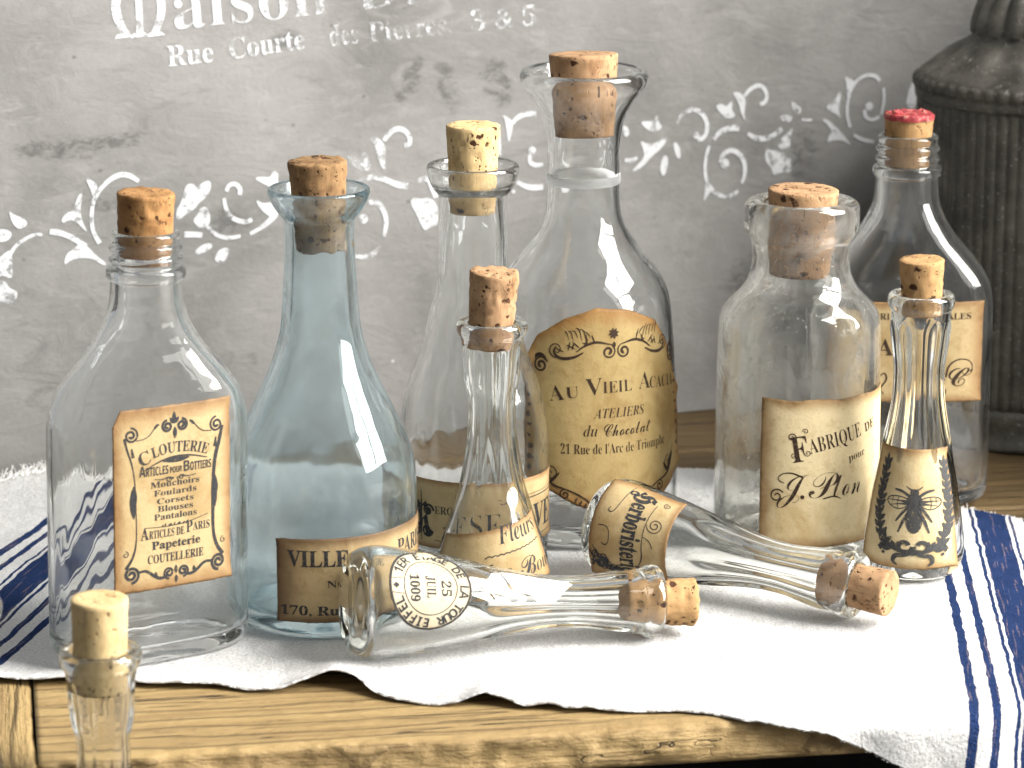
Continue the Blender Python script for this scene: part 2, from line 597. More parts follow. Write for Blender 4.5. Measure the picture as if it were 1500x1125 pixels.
# ------------------------------------------------------------------ glass vessels
class Vessel:
    """closed glass shell from an outer and an inner profile [(radius, height)...] in millimetres"""

    def __init__(self, outer, inner, depth=None, facets=None, swirl=None, seg=96, it=2, seam=None):
        self.po = chaikin(outer, it)
        self.pi = chaikin(inner, it)
        self.depth, self.facets, self.swirl, self.seg, self.seam = depth, facets, swirl, seg, seam
        # outside radius as a function of height for everything that sticks to it
        i0 = int(np.argmax(self.po[:, 0] > 0.93 * self.po[:, 0].max()))
        z, r = self.po[i0:, 1], self.po[i0:, 0]
        o = np.argsort(z)
        self.z, self.r = z[o], r[o]

    def ring(self, r, z, th, outer):
        x, y = np.sin(th) * r, -np.cos(th) * r
        zz = np.full_like(th, z)
        if self.depth:
            ratio, n = self.depth(z, outer)
            if n > 2.01 or ratio < 0.999:
                s, c = np.sin(th), np.cos(th)
                x = r * np.sign(s) * np.abs(s) ** (2 / n)
                y = -r * ratio * np.sign(c) * np.abs(c) ** (2 / n)
        if self.facets and outer:
            kf, nf = self.facets(z)
            if kf > 0:
                a = np.mod(th + np.pi / nf + 0.10, 2 * np.pi / nf) - np.pi / nf
                q = np.cos(np.pi / nf) / np.cos(a)
                q = q / np.cos(np.pi / nf) ** 0.5
                f = 1 + kf * (q - 1)
                x, y = x * f, y * f
        if self.seam is not None and outer and r > 8:
            # raised mould seam, on opposite sides
            for s0 in (self.seam, self.seam + 180):
                dd = np.mod(np.degrees(th) - s0 + 180, 360) - 180
                f = 1 + 0.22 / r * np.exp(-(dd / 1.6) ** 2)
                x, y = x * f, y * f
        if self.swirl and outer:
            zz = zz + self.swirl(z) * np.cos(th)
        return np.column_stack([x, y, zz])

    def build(self, name, mats, parent):
        prof = [(r, z, True) for r, z in self.po] + [(r, z, False) for r, z in self.pi]
        n = self.seg
        th = np.arange(n) * 2 * np.pi / n
        verts, faces, mi = [], [], []
        rings = []
        for r, z, out in prof:
            if r < 0.02:
                rings.append((len(verts), 1))
                verts.append((0, 0, z))
            else:
                rings.append((len(verts), n))
                verts += [tuple(p) for p in self.ring(r, z, th, out)]
        no = len(self.po)
        for i in range(len(rings) - 1):
            (a, na), (b, nb) = rings[i], rings[i + 1]
            m = 0 if i < no - 1 else 1
            for j in range(n):
                j2 = (j + 1) % n
                if na == 1 and nb == 1:
                    continue
                if na == 1:
                    faces.append((a, b + j2, b + j))
                elif nb == 1:
                    faces.append((a + j, a + j2, b))
                else:
                    faces.append((a + j, a + j2, b + j2, b + j))
                mi.append(m)
        mats = mats if isinstance(mats, (list, tuple)) else [mats, mats]
        return mesh(name, np.array(verts) * MM, faces, list(mats), parent, True, midx=mi)

    def wrap(self, th0=0.0, rref=None, flat=None):
        """maps label millimetres (u across, z up) and an offset (m) onto the outside of the glass"""
        rref = rref or float(self.r.max())

        def pt(u, z):
            rr = np.interp(z, self.z, self.r)
            if flat:
                D, n = flat
                w = np.clip(np.abs(u) / rr, 0, 0.999)
                return np.column_stack([u, -D * (1 - w ** n) ** (1 / n), z])
            th = u / rref + R(th0)
            return np.column_stack([rr * np.sin(th), -rr * np.cos(th), z])

        def fn(u, z, off):
            u, z = np.asarray(u, float), np.asarray(z, float)
            e = 0.25
            p = pt(u, z)
            du = pt(u + e, z) - pt(u - e, z)
            dz = pt(u, z + e) - pt(u, z - e)
            nn = np.cross(du, dz)
            nn /= np.linalg.norm(nn, axis=1)[:, None] + 1e-12
            return p * MM + nn * np.asarray(off).reshape(-1, 1)
        return fn


def paper(name, fn, u0, u1, top, bot, mat, parent, nu=60, nv=40, label=None, curl=0.0):
    """a sheet of paper: outline between the curves bot(u) and top(u), 0.15 mm thick"""
    us = np.linspace(u0, u1, nu + 1)
    V, UV = [], []
    g = []
    for i, u in enumerate(us):
        t, b = top(u), bot(u)
        for j in range(nv + 1):
            rag = 0.22 * noise.noise(Vector((u * 0.9, j * 1.3, u0)))
            uu = u + (rag if i in (0, nu) else 0)
            f = j / nv
            zz = b + (t - b) * f + (rag if j in (0, nv) else 0)
            g.append((uu, zz))
            UV.append((i / nu, f))
    g = np.array(g)
    wave = np.array([0.00004 + 0.00006 * (0.5 + 0.5 * noise.noise(Vector((a * 0.12, b * 0.12, u1)))) for a, b in g])
    rl = random.Random(int(abs(u0 * 37 + u1 * 11)))
    for cu, cv in ((u0, bot(u0)), (u1, bot(u1)), (u0, top(u0)), (u1, top(u1))):
        if rl.random() < 0.6:                      # corners that have come unstuck
            wave = wave + rl.uniform(0.0005, 0.0013) * np.exp(-((g[:, 0] - cu) ** 2 + (g[:, 1] - cv) ** 2) / rl.uniform(5, 14))
    front = fn(g[:, 0], g[:, 1], wave + 0.00012)
    back = fn(g[:, 0], g[:, 1], np.maximum(wave - 0.0001, 0.00003))
    n = len(g)
    W = nv + 1
    F = []
    for i in range(nu):
        for j in range(nv):
            a = i * W + j
            F.append((a, a + W, a + W + 1, a + 1))
            F.append((n + a, n + a + 1, n + a + W + 1, n + a + W))
    edge = [i * W for i in range(nu + 1)] + [nu * W + j for j in range(1, nv + 1)] + \
           [i * W + nv for i in range(nu - 1, -1, -1)] + [j for j in range(nv - 1, 0, -1)]
    for q, a in enumerate(edge):
        b = edge[(q + 1) % len(edge)]
        F.append((a, n + a, n + b, b))
    o = mesh(name, np.vstack([front, back]), F, mat, parent, True, uvs=UV + UV)
    if label:
        o['label'] = label
    return o


def cork(parent, r_top, z_top, r_bot, z_bot, mat, seed, chip=0.25, tilt=(0, 0), label=None, rough_bottom=0.0):
    rng = random.Random(seed)
    n, rows = 56, 22
    V, F = [], []
    h = z_top - z_bot

    def nz(x, y, z, s):
        return noise.noise(Vector((x * s + seed * 7.1, y * s - seed * 3.3, z * s)))
    prof = [(r_bot * 0.35, z_bot), (r_bot * 0.7, z_bot), (r_bot * 0.94, z_bot), (r_bot, z_bot + 0.4)]
    for i in range(1, rows):
        t = i / rows
        prof.append((r_bot + (r_top - r_bot) * t, z_bot + 0.4 + (h - 0.8) * t))
    prof += [(r_top, z_top - 0.4), (r_top * 0.955, z_top), (r_top * 0.75, z_top), (r_top * 0.5, z_top), (r_top * 0.25, z_top)]
    V.append((0, 0, z_bot))
    for q, (r, z) in enumerate(prof):
        for j in range(n):
            a = 2 * math.pi * j / n
            x, y = math.sin(a), -math.cos(a)
            d = nz(x * 5, y * 5, z * 0.55, 1.0) * chip * 0.55 + nz(x * r, y * r, z, 0.25) * chip * 0.7
            deep = nz(x * r, y * r, z, 0.33)
            if deep > 0.42:
                d -= (deep - 0.42) * chip * 5
            rr = r + d * (1.0 if r > r_bot * 0.9 else 0.3)
            zz = z
            if z > z_top - 0.5:
                zz += nz(x * r, y * r, 3.0, 0.4) * chip * 0.9 - abs(nz(x * r, y * r, 9, 0.9)) * chip * 0.5
            if z < z_bot + 2.2 and rough_bottom:
                zz += (nz(x * r, y * r, 5, 0.35) + 0.4) * rough_bottom
            V.append((x * rr, y * rr, zz))
    top = len(V)
    V.append((0, 0, z_top - 0.1))
    for q in range(len(prof) - 1):
        for j in range(n):
            a, b = 1 + q * n + j, 1 + q * n + (j + 1) % n
            F.append((a, b, b + n, a + n))
    for j in range(n):
        F.append((0, 1 + (j + 1) % n, 1 + j))
        b = 1 + (len(prof) - 1) * n
        F.append((b + j, b + (j + 1) % n, top))
    V = np.array(V)
    zc = (z_top + z_bot) / 2
    m = Matrix.Translation((0, 0, zc)) @ Matrix.Rotation(R(tilt[0]), 4, 'X') @ Matrix.Rotation(R(tilt[1]), 4, 'Y') @ Matrix.Translation((0, 0, -zc))
    V = np.array([tuple(m @ Vector(p)) for p in V]) * MM
    o = mesh('cork', V, F, mat, parent, True)
    if label:
        o['label'] = label
    return o

# ---- stencil shapes on the board, millimetres from its lower edge
STENCIL_POLYS = [
  [(-333.4,90.2),(-331.0,89.4),(-329.4,86.3),(-325.8,84.8),(-326.6,81.2),(-329.7,79.3),(-332.1,80.4),(-336.3,80.2),(-335.9,89.5)],
  [(-327.9,103.7),(-332.3,101.0),(-334.5,98.5),(-334.8,91.6),(-331.8,92.2),(-329.7,90.8),(-327.9,91.0),(-327.6,96.4)],
  [(-328.2,120.6),(-325.9,118.6),(-321.8,116.8),(-320.1,114.8),(-320.7,113.1),(-323.8,111.8),(-326.7,114.4)],
  [(-334.1,112.6),(-329.8,112.6),(-326.9,110.5),(-328.3,107.9),(-331.0,106.9),(-334.3,107.2)],
  [(-297.4,103.8),(-293.8,102.3),(-290.3,98.0),(-285.2,93.7),(-286.8,92.9),(-291.9,96.6),(-297.1,97.3),(-301.4,96.8),(-304.9,94.3),(-303.4,99.7),(-300.0,101.2)],
  [(-295.7,126.3),(-294.9,124.2),(-296.4,118.8),(-295.7,113.6),(-293.2,108.0),(-295.8,110.6),(-298.8,113.9),(-301.8,114.4),(-304.6,113.1),(-304.8,115.2),(-302.5,117.8),(-299.2,118.1),(-298.0,122.9)],
  [(-293.6,132.8),(-290.3,131.1),(-287.9,128.8),(-289.0,125.3),(-290.3,123.8),(-291.4,127.6)],
  [(-253.0,111.1),(-252.8,115.1),(-250.8,118.0),(-249.4,121.5),(-248.0,126.3),(-244.5,126.7),(-243.0,124.1),(-240.1,127.0),(-236.6,127.4),(-236.4,124.0),(-238.5,120.2),(-242.7,117.4),(-244.0,115.3),(-248.5,113.2),(-250.8,111.2)],
  [(-245.5,110.2),(-242.8,112.8),(-242.4,114.9),(-238.9,116.2),(-236.9,110.8),(-238.3,106.9),(-241.9,106.0),(-244.0,107.7)],
  [(-245.4,96.1),(-241.5,98.9),(-237.7,99.5),(-236.5,97.5),(-240.4,95.4),(-243.6,94.4)],
  [(-236.4,90.7),(-234.7,95.2),(-232.1,96.6),(-229.2,96.7),(-229.7,93.0),(-232.0,90.1)],
  [(-216.6,126.9),(-213.1,127.6),(-208.7,126.7),(-207.3,130.0),(-204.8,128.2),(-205.5,125.2),(-203.7,122.3),(-206.9,121.6),(-210.7,123.4)],
  [(-216.0,117.6),(-212.6,115.2),(-208.4,115.8),(-205.3,114.1),(-204.7,110.9),(-207.4,108.0),(-211.2,110.2),(-214.3,113.5)],
  [(-172.6,133.8),(-169.7,134.2),(-165.9,131.5),(-165.1,134.9),(-163.1,135.0),(-162.6,132.2),(-160.4,128.0),(-162.1,126.6),(-166.0,126.8),(-170.1,129.9)],
  [(-162.0,142.1),(-157.7,141.8),(-154.8,139.2),(-153.6,136.0),(-154.4,131.3),(-153.9,126.3),(-155.8,127.4),(-157.7,132.2),(-158.8,137.9)],
  [(-142.8,110.8),(-140.8,112.9),(-137.8,112.0),(-133.5,112.3),(-129.5,109.9),(-129.1,99.7),(-133.2,98.8),(-135.9,97.1),(-137.8,100.4),(-139.6,104.9)],
  [(-96.8,148.3),(-93.5,146.5),(-91.5,144.5),(-91.9,140.7),(-93.8,134.2),(-94.7,140.0),(-95.2,144.7)],
  [(-36.6,139.5),(-34.1,138.7),(-33.1,135.4),(-34.9,133.6),(-36.3,135.3)],
  [(-27.9,140.5),(-24.4,140.6),(-20.9,140.1),(-19.1,143.5),(-18.5,139.9),(-16.0,137.2),(-19.9,135.2),(-24.1,136.4)],
  [(-28.0,131.9),(-23.5,129.6),(-18.9,130.3),(-12.9,133.8),(-14.7,130.0),(-18.3,126.4),(-21.8,124.1),(-27.1,118.9),(-32.0,117.3),(-31.3,118.6),(-25.6,123.7),(-26.3,127.6)],
  [(-11.2,129.2),(-9.1,130.0),(-7.0,125.7),(-7.4,121.5),(-9.5,122.9)],
  [(-16.5,123.1),(-14.8,124.2),(-13.4,121.9),(-14.5,116.5),(-16.3,113.7),(-18.0,117.4)],
  [(10.8,145.8),(14.3,146.6),(16.8,144.8),(19.0,147.3),(20.0,146.6),(19.3,143.4),(21.8,140.0),(17.1,139.0),(13.6,141.8)],
  [(19.7,151.4),(23.3,151.5),(26.1,149.1),(26.8,146.8),(26.1,142.0),(26.4,137.1),(24.3,141.1),(23.2,146.4)],
  [(50.5,146.7),(53.0,143.9),(56.2,141.7),(55.5,139.2),(53.0,139.0),(51.2,142.1)],
  [(43.6,138.3),(47.5,139.4),(51.2,138.8),(50.4,135.6),(47.2,135.5)],
  [(5.9,111.8),(8.7,105.8),(6.6,103.3),(4.4,100.2),(5.2,105.4)],
  [(52.2,133.5),(50.4,129.1),(50.0,124.2),(49.3,120.6),(46.8,122.1),(43.2,124.3),(45.0,127.8),(48.2,129.9)],
  [(37.4,123.7),(40.3,122.5),(45.7,122.2),(48.2,119.7),(51.1,116.9),(51.1,112.6),(48.6,111.2),(45.7,112.0),(41.0,110.4),(40.3,114.0),(38.1,116.1),(36.7,119.5)],
  [(76.6,150.3),(77.3,147.0),(75.8,140.5),(77.3,135.2),(74.4,138.0),(70.0,139.9),(69.3,141.9),(72.2,143.4),(74.7,145.5)],
  [(79.1,156.1),(82.8,153.9),(85.0,152.4),(82.4,149.3),(80.6,142.9),(80.2,150.1)],
  [(65.6,136.3),(70.0,135.7),(74.7,131.4),(78.8,127.2),(83.2,121.7),(78.4,125.0),(73.7,125.3),(69.6,124.2),(70.7,127.8),(72.9,129.6),(68.5,134.1)],
  [(111.5,138.4),(114.4,149.7),(117.8,151.2),(117.9,137.3)],
]
STENCIL_STROKES = [
  ([(-313.7,108.9),(-317.3,109.2),(-321.9,107.4),(-326.0,104.7),(-328.6,101.0)],[1.2,1.5,1.5,1.5,1.8]),
  ([(-310.3,109.9),(-306.3,109.3),(-302.1,107.5),(-298.2,105.0),(-294.4,102.0)],[2.4,2.7,2.4,2.4,2.4]),
  ([(-269.4,129.3),(-273.3,132.3),(-277.9,133.0),(-282.6,130.9),(-286.8,127.2),(-289.7,123.2),(-291.2,117.9),(-291.5,111.8),(-290.5,107.2),(-288.2,103.1)],[1.8,2.4,2.4,2.1,1.8,1.8,1.8,1.8,1.8,2.1]),
  ([(-238.7,106.7),(-235.3,103.0),(-231.3,101.2),(-227.5,100.9),(-223.6,101.5)],[1.5,1.8,1.8,1.8,1.5]),
  ([(-249.5,104.1),(-245.4,103.8),(-241.3,103.2)],[2.7,2.7,2.4]),
  ([(-223.3,120.0),(-222.8,122.7),(-225.0,125.3),(-228.1,124.9),(-229.5,122.0)],[2.1,2.1,2.1,1.8,1.8]),
  ([(-230.6,119.0),(-230.1,114.6),(-228.4,110.8),(-224.6,108.4),(-220.9,107.5),(-217.9,108.5)],[1.5,1.8,2.1,2.1,2.1,1.8]),
  ([(-206.7,110.1),(-209.7,107.3),(-213.6,104.5),(-219.1,102.1)],[2.8,2.5,1.8,1.5]),
  ([(-154.5,139.8),(-152.4,142.7),(-149.1,144.7),(-145.8,144.8),(-143.2,142.8),(-141.7,139.5),(-142.4,137.4),(-144.7,136.9)],[1.9,2.2,2.5,2.5,2.2,2.2,2.2,1.9]),
  ([(-168.1,121.4),(-163.8,123.3),(-158.9,123.8),(-154.0,122.0),(-149.2,119.4),(-143.6,118.4)],[1.5,2.2,2.8,2.5,2.8,3.1]),
  ([(-162.5,112.2),(-159.2,112.3),(-156.7,110.2),(-154.8,106.3),(-154.3,101.6),(-155.8,96.1)],[2.2,2.5,2.5,2.2,2.2,1.5]),
  ([(-169.8,88.3),(-165.6,87.1),(-161.6,88.0),(-159.2,90.0),(-157.9,91.8)],[1.6,2.2,2.2,1.9,1.2]),
  ([(-138.6,120.3),(-135.9,121.3),(-133.2,121.1),(-131.3,117.2),(-129.1,112.4)],[1.6,2.2,2.8,3.7,4.4]),
  ([(-92.6,143.3),(-89.1,146.6),(-85.0,147.9),(-80.0,147.6)],[1.9,2.2,2.5,2.2]),
  ([(-99.3,141.8),(-98.5,135.5),(-98.3,129.2)],[1.9,1.9,1.3]),
  ([(-83.7,128.8),(-83.5,125.0),(-80.4,123.5),(-77.0,123.9)],[1.9,2.2,2.2,1.6]),
  ([(-90.1,116.6),(-86.4,114.4),(-82.3,113.2),(-77.2,113.4)],[1.9,2.5,2.8,2.5]),
  ([(-9.0,138.7),(-6.9,142.4),(-3.3,144.4),(1.2,144.5),(4.8,141.7),(6.8,137.7),(6.5,133.5),(4.3,130.4),(1.5,130.3)],[1.6,1.9,2.2,2.2,2.2,2.2,2.2,2.2,1.9]),
  ([(-35.7,123.1),(-32.3,122.5),(-29.5,123.9)],[1.9,1.9,1.6]),
  ([(26.1,149.4),(29.0,152.5),(33.3,154.2),(36.5,152.7),(38.2,148.7),(36.8,145.5),(34.3,145.0)],[1.6,1.9,2.3,1.9,1.9,1.9,1.9]),
  ([(56.2,136.2),(58.7,136.0),(61.6,135.9)],[1.3,1.6,1.0]),
  ([(27.8,131.5),(31.7,129.0),(36.7,128.3),(41.4,129.6),(45.7,132.6)],[1.6,2.6,2.6,2.3,2.3]),
  ([(10.0,129.7),(12.8,133.1),(17.8,134.7),(23.2,134.4)],[1.6,2.3,2.6,2.9]),
  ([(13.4,118.5),(14.5,122.3),(18.1,124.3),(21.7,123.4),(24.9,120.3),(26.3,116.0),(25.9,111.1),(24.4,107.9)],[1.9,2.3,2.3,2.3,2.3,2.3,1.9,1.3]),
  ([(7.5,127.0),(5.6,120.6),(5.2,114.2),(6.6,109.2),(9.4,105.1),(14.4,102.1),(18.7,102.1),(22.6,104.5)],[1.6,1.6,1.6,1.9,2.3,1.9,1.9,1.6]),
  ([(97.8,152.4),(95.6,155.1),(90.4,155.7),(85.7,153.4),(82.8,150.0),(80.6,143.5),(80.2,137.0),(82.1,131.0)],[2.0,2.0,1.6,1.6,1.3,1.3,1.6,1.6]),
  ([(100.0,148.9),(100.4,142.3),(98.6,135.9)],[1.3,1.3,1.0]),
  ([(89.8,139.0),(90.1,135.4),(93.8,133.5),(97.9,135.2)],[2.0,2.0,1.6,1.6]),
  ([(83.9,127.2),(89.4,124.2),(94.9,123.2)],[1.6,2.0,1.6]),
]
STENCIL_DOTS = [(-165.4,104.9,2.2),(-82.3,130.6,1.9),(-91.9,112.2,0.9),(1.1,132.2,1.6),(15.6,118.0,2.3),(92.3,140.5,2.0)]
STENCIL_TEXT = [('M',(-278.3,193.0),(-255.2,193.9)),('aison',(-250.1,195.1),(-179.3,198.4)),('Dior',(-164.8,199.2),(-107.4,202.2)),('Rue',(-253.9,179.1),(-233.0,180.1)),('Courte',(-225.4,180.8),(-190.4,183.5)),('des',(-178.8,184.1),(-165.2,184.8)),('Pierres,',(-160.0,184.6),(-120.3,186.8)),('3 & 5',(-111.0,187.2),(-79.2,188.3))]
SMUDGES = [(-290.0,146.1,24.0,6.0,-6),(-280.0,120.1,21.1,3.6,0),(-230.4,107.3,13.7,7.6,10),(-141.3,166.3,5.6,14.8,25),(-123.2,162.1,6.2,15.5,-12),(-98.2,163.7,9.4,14.1,-25),(56.5,118.8,9.8,16.3,10),(-312.4,146.4,17.8,4.8,3),(-198.9,187.9,9.1,6.1,0),(-263.5,69.8,12.2,5.5,0),(29.2,58.3,16.3,19.6,0)]


# ------------------------------------------------------------------ setting: bench of pine planks over a dark lower table
low = mesh('lower_tabletop', [(-1.5, -1.2, -0.063), (1.5, -1.2, -0.063), (1.5, 1.2, -0.063), (-1.5, 1.2, -0.063)],
           [(0, 1, 2, 3)], M['dark'], None, False)
tag(low, kind='structure')

BENCH_ANG = 9.2
bench = empty('wooden_bench', 'low bench of worn honey-coloured pine planks under the towel', 'bench',
              loc=(0.0599, -0.1659, 0), rz=R(BENCH_ANG))


def plank(x0, x1, y0, y1, th, mat, seed, turn=False, wear=1.0):
    """rounded plank along local x, uneven edges; sizes in millimetres, top at z = 0"""
    L, Wd = x1 - x0, y1 - y0
    nx = max(40, int(L / 1.8))
    sec = []
    c = 2.2
    m = 26
    for i in range(m + 1):
        sec.append((c + (Wd - 2 * c) * i / m, 0))
    for a in (60, 30):
        sec.append((Wd - c + c * math.cos(R(a)), -c + c * math.sin(R(a))))
    sec += [(Wd, -c), (Wd, -th + c), (Wd - c, -th), (c, -th), (0, -th + c)]
    for q in range(1, 5):
        sec.append((0, -th + c + (th - 2 * c) * q / 5))
    sec += [(0, -c)]
    for a in (150, 120):
        sec.append((c + c * math.cos(R(a)), -c + c * math.sin(R(a))))
    V, F = [], []
    ns = len(sec)
    for i in range(nx + 1):
        x = L * i / nx
        for (y, z) in sec:
            p = Vector((x * 0.02 + seed, y * 0.11, z * 0.11))
            d = noise.noise(p) * 0.35
            edge = 0.0
            if y < 8 and z > -th * 0.9:
                e = noise.noise(Vector((x * 0.045 + seed * 3, 0.3, z * 0.10)))
                e2 = noise.noise(Vector((x * 0.16 + seed, 4.3, z * 0.3)))
                e3 = noise.noise(Vector((x * 0.5 + seed, 2.3, z * 0.8)))
                edge = (e * 0.9 + e2 * 0.6 + e3 * 0.25) * wear * (1 - y / 8)
            V.append((x0 + x, y0 + y + edge, z + d * (1 if z > -th * 0.5 else 0.3) - abs(edge) * 0.5))
    for i in range(nx):
        for j in range(ns):
            a, b = i * ns + j, i * ns + (j + 1) % ns
            F.append((a, a + ns, b + ns, b))
    F.append(tuple(range(ns)))
    F.append(tuple(nx * ns + j for j in range(ns - 1, -1, -1)))
    V = np.array(V)
    o = mesh('plank', V * MM, F, mat, bench, True)
    if turn:
        o.rotation_euler = (0, 0, R(90))
    return o


plank(-224, 430, 0, 118, 15, M['wood'], 1.0, wear=2.2)
plank(-224, 430, 119.6, 241, 15, M['wood2'], 5.0)
plank(-224, 430, 242.4, 352, 15, M['wood2'], 9.0)
plank(-224, 430, 353.6, 480, 15, M['wood2'], 13.0)
plank(-3, 480, 224.7, 330, 15, M['wood3'], 17.0, turn=True)        # board across the left end
for bx in (-190, 330):
    v = [(bx + a, 60 + b * 380, -15.2 - c * 47.5) for a in (0, 40) for b in (0, 1) for c in (0, 1)]
    mesh('batten', np.array(v) * MM, [(0, 1, 3, 2), (4, 6, 7, 5), (0, 4, 5, 1), (2, 3, 7, 6), (0, 2, 6, 4), (1, 5, 7, 3)], M['dark'], bench, False)

# unseen block added past the canister only to shade the back right corner
v = [(a, b, c) for a in (0.36, 0.42) for b in (0.065, 0.75) for c in (-0.062, 0.335)]
shade_blk = mesh('added_shade_block', v, [(0, 1, 3, 2), (4, 6, 7, 5), (0, 4, 5, 1), (2, 3, 7, 6), (0, 2, 6, 4), (1, 5, 7, 3)], None, None, False)
tag(shade_blk, kind='structure')

# ------------------------------------------------------------------ grey stencilled board standing behind
BA, BL = R(21.6), R(3.0)
board = empty('painted_board', 'large grey distressed board stencilled with white scrolls and lettering', 'board')
be = Vector((math.cos(BA), math.sin(BA), 0))
bm = Vector((-math.sin(BA), math.cos(BA), 0))
bu = bm * math.sin(BL) + Vector((0, 0, 1)) * math.cos(BL)
bn = be.cross(bu)
mw = Matrix.Identity(4)
for i, v in enumerate((be, bu, bn)):
    for j in range(3):
        mw[j][i] = v[j]
mw.translation = (0.0882, 0.2657, 0.0005)
board.matrix_world = mw


def board_mat():
    k = NT('grey_distressed_paint')
    o = k.obj()
    big = k.noise(k.map(o, loc=(0.13, 0.4, 0)), 9, 5, 0.6, 0.4)
    mid = k.noise(k.map(o, scale=(1, 1.9, 1)), 34, 5, 0.65, 0.8)
    fine = k.noise(o, 420, 4, 0.7)
    col = k.ramp(big, [(0.30, (0.13, 0.126, 0.119)), (0.52, (0.203, 0.197, 0.187)), (0.72, (0.25, 0.243, 0.231))])
    col = k.mix(k.smooth(mid, 0.54, 0.74, 0, 0.55), col, (0.15, 0.146, 0.138))
    col = k.mix(k.smooth(mid, 0.46, 0.30, 0, 0.5), col, (0.255, 0.248, 0.235))
    brush = k.noise(k.map(o, rot=(0, 0, 0.5), scale=(0.8, 2.2, 1)), 60, 5, 0.7, 1.2)
    col = k.mix(k.smooth(brush, 0.50, 0.70, 0, 0.45), col, (0.25, 0.243, 0.232))
    brush2 = k.noise(k.map(o, rot=(0, 0, -0.15), scale=(0.7, 1.8, 1)), 42, 5, 0.7, 0.9)
    col = k.mix(k.smooth(brush2, 0.55, 0.74, 0, 0.6), col, (0.125, 0.12, 0.113))
    col = k.mix(k.smooth(fine, 0.55, 0.72, 0, 0.35), col, (0.15, 0.145, 0.135))
    tear = k.noise(k.map(o, rot=(0, 0, 0.25), scale=(1, 1.6, 1)), 130, 5, 0.75, 0.6)
    wisp = k.noise(k.map(o, rot=(0, 0, 0.3), scale=(1, 2.4, 1)), 70, 4, 0.7, 1.2)
    for (x, y, w, h, a) in SMUDGES:
        c = k.map(o, loc=(-x * MM, -y * MM, 0))
        c = k.map(c, rot=(0, 0, R(a)))
        c = k.map(c, scale=(1 / (w * MM), 1 / (h * MM), 0))
        ln = k.n('ShaderNodeVectorMath', operation='LENGTH')
        k.set(ln.inputs[0], c)
        d = k.math('ADD', ln.outputs['Value'], k.math('MULTIPLY', k.math('SUBTRACT', wisp, 0.5), 1.6))
        sf = k.math('MULTIPLY', k.smooth(d, 0.45, 1.0, 0.85, 0), k.smooth(tear, 0.40, 0.60, 0.15, 1.0))
        col = k.mix(sf, col, (0.085, 0.083, 0.078))
    fl = k.voronoi(k.map(o, scale=(1, 1.3, 1)), 75).outputs['Distance']
    fleck = k.math('MULTIPLY', k.smooth(fl, 0.05, 0.11, 1, 0), k.smooth(k.noise(o, 30, 2), 0.5, 0.6))
    col = k.mix(k.math('MULTIPLY', fleck, 0.75), col, (0.10, 0.097, 0.09))
    fw = k.voronoi(k.map(o, loc=(3, 1, 0)), 48).outputs['Distance']
    col = k.mix(k.math('MULTIPLY', k.math('MULTIPLY', k.smooth(fw, 0.02, 0.045, 1, 0), k.smooth(k.noise(o, 14, 2), 0.55, 0.62)), 0.6), col, (0.72, 0.71, 0.69))
    h = k.math('ADD', k.math('MULTIPLY', mid, 0.8), k.math('MULTIPLY', fine, 0.25))
    return k.done(k.principled(col, 0.72, k.bump(h, 0.6, 0.0014), spec=0.3))


def stencil_mat():
    k = NT('worn_white_paint')
    o = k.obj()
    n = k.noise(o, 260, 5, 0.7)
    n2 = k.noise(o, 26, 3, 0.6)
    sx = k.n('ShaderNodeSeparateXYZ')
    k.set(sx.inputs[0], o)
    # the small street line fades towards its right end
    fade = k.math('MULTIPLY', k.smooth(sx.outputs[0], -0.245, -0.15), k.smooth(sx.outputs[1], 0.155, 0.17))
    f = k.math('ADD', k.math('MULTIPLY', n, 0.6), k.math('ADD', k.math('MULTIPLY', n2, 0.4), k.math('MULTIPLY', fade, 0.075)))
    wear = k.smooth(f, 0.49, 0.62, 0.04, 0.92)
    col = k.mix(k.noise(o, 120, 3), (0.44, 0.445, 0.45), (0.63, 0.635, 0.64))
    p = k.principled(col, 0.75, k.bump(n, 0.4, 0.0006), spec=0.2)
    t = k.n('ShaderNodeBsdfTransparent')
    return k.done(k.mixsh(wear, p, t.outputs[0]))


M['board'] = board_mat()
shade_blk.data.materials.clear()
shade_blk.data.materials.append(M['board'])
M['stencil'] = stencil_mat()
bx = [(-460, 0), (360, 0), (360, 330), (-460, 330)]
v = [(a, b, 0) for a, b in bx] + [(a, b, -14) for a, b in bx]
pn = mesh('panel', np.array(v) * MM, [(0, 1, 2, 3), (7, 6, 5, 4), (0, 4, 5, 1), (1, 5, 6, 2), (2, 6, 7, 3), (3, 7, 4, 0)], M['board'], board, False)
flat = lambda u, v, off: np.column_stack([u * MM, v * MM, off])
for q in STENCIL_POLYS:
    ik = Ink()
    ik.poly(q, 1)
    ik.emit('painted_leaf', flat, M['stencil'], board, 0.00025, None)
for n_, (q, w) in enumerate(STENCIL_STROKES):
    ik = Ink()
    ik.stroke(q, w)
    ik.emit('painted_scroll', flat, M['stencil'], board, 0.00026 + n_ * 0.000002, None)
for x, y, r in STENCIL_DOTS:
    ik = Ink()
    ik.disc(x, y, r)
    ik.emit('painted_dot', flat, M['stencil'], board, 0.00036, None)
ik = Ink()
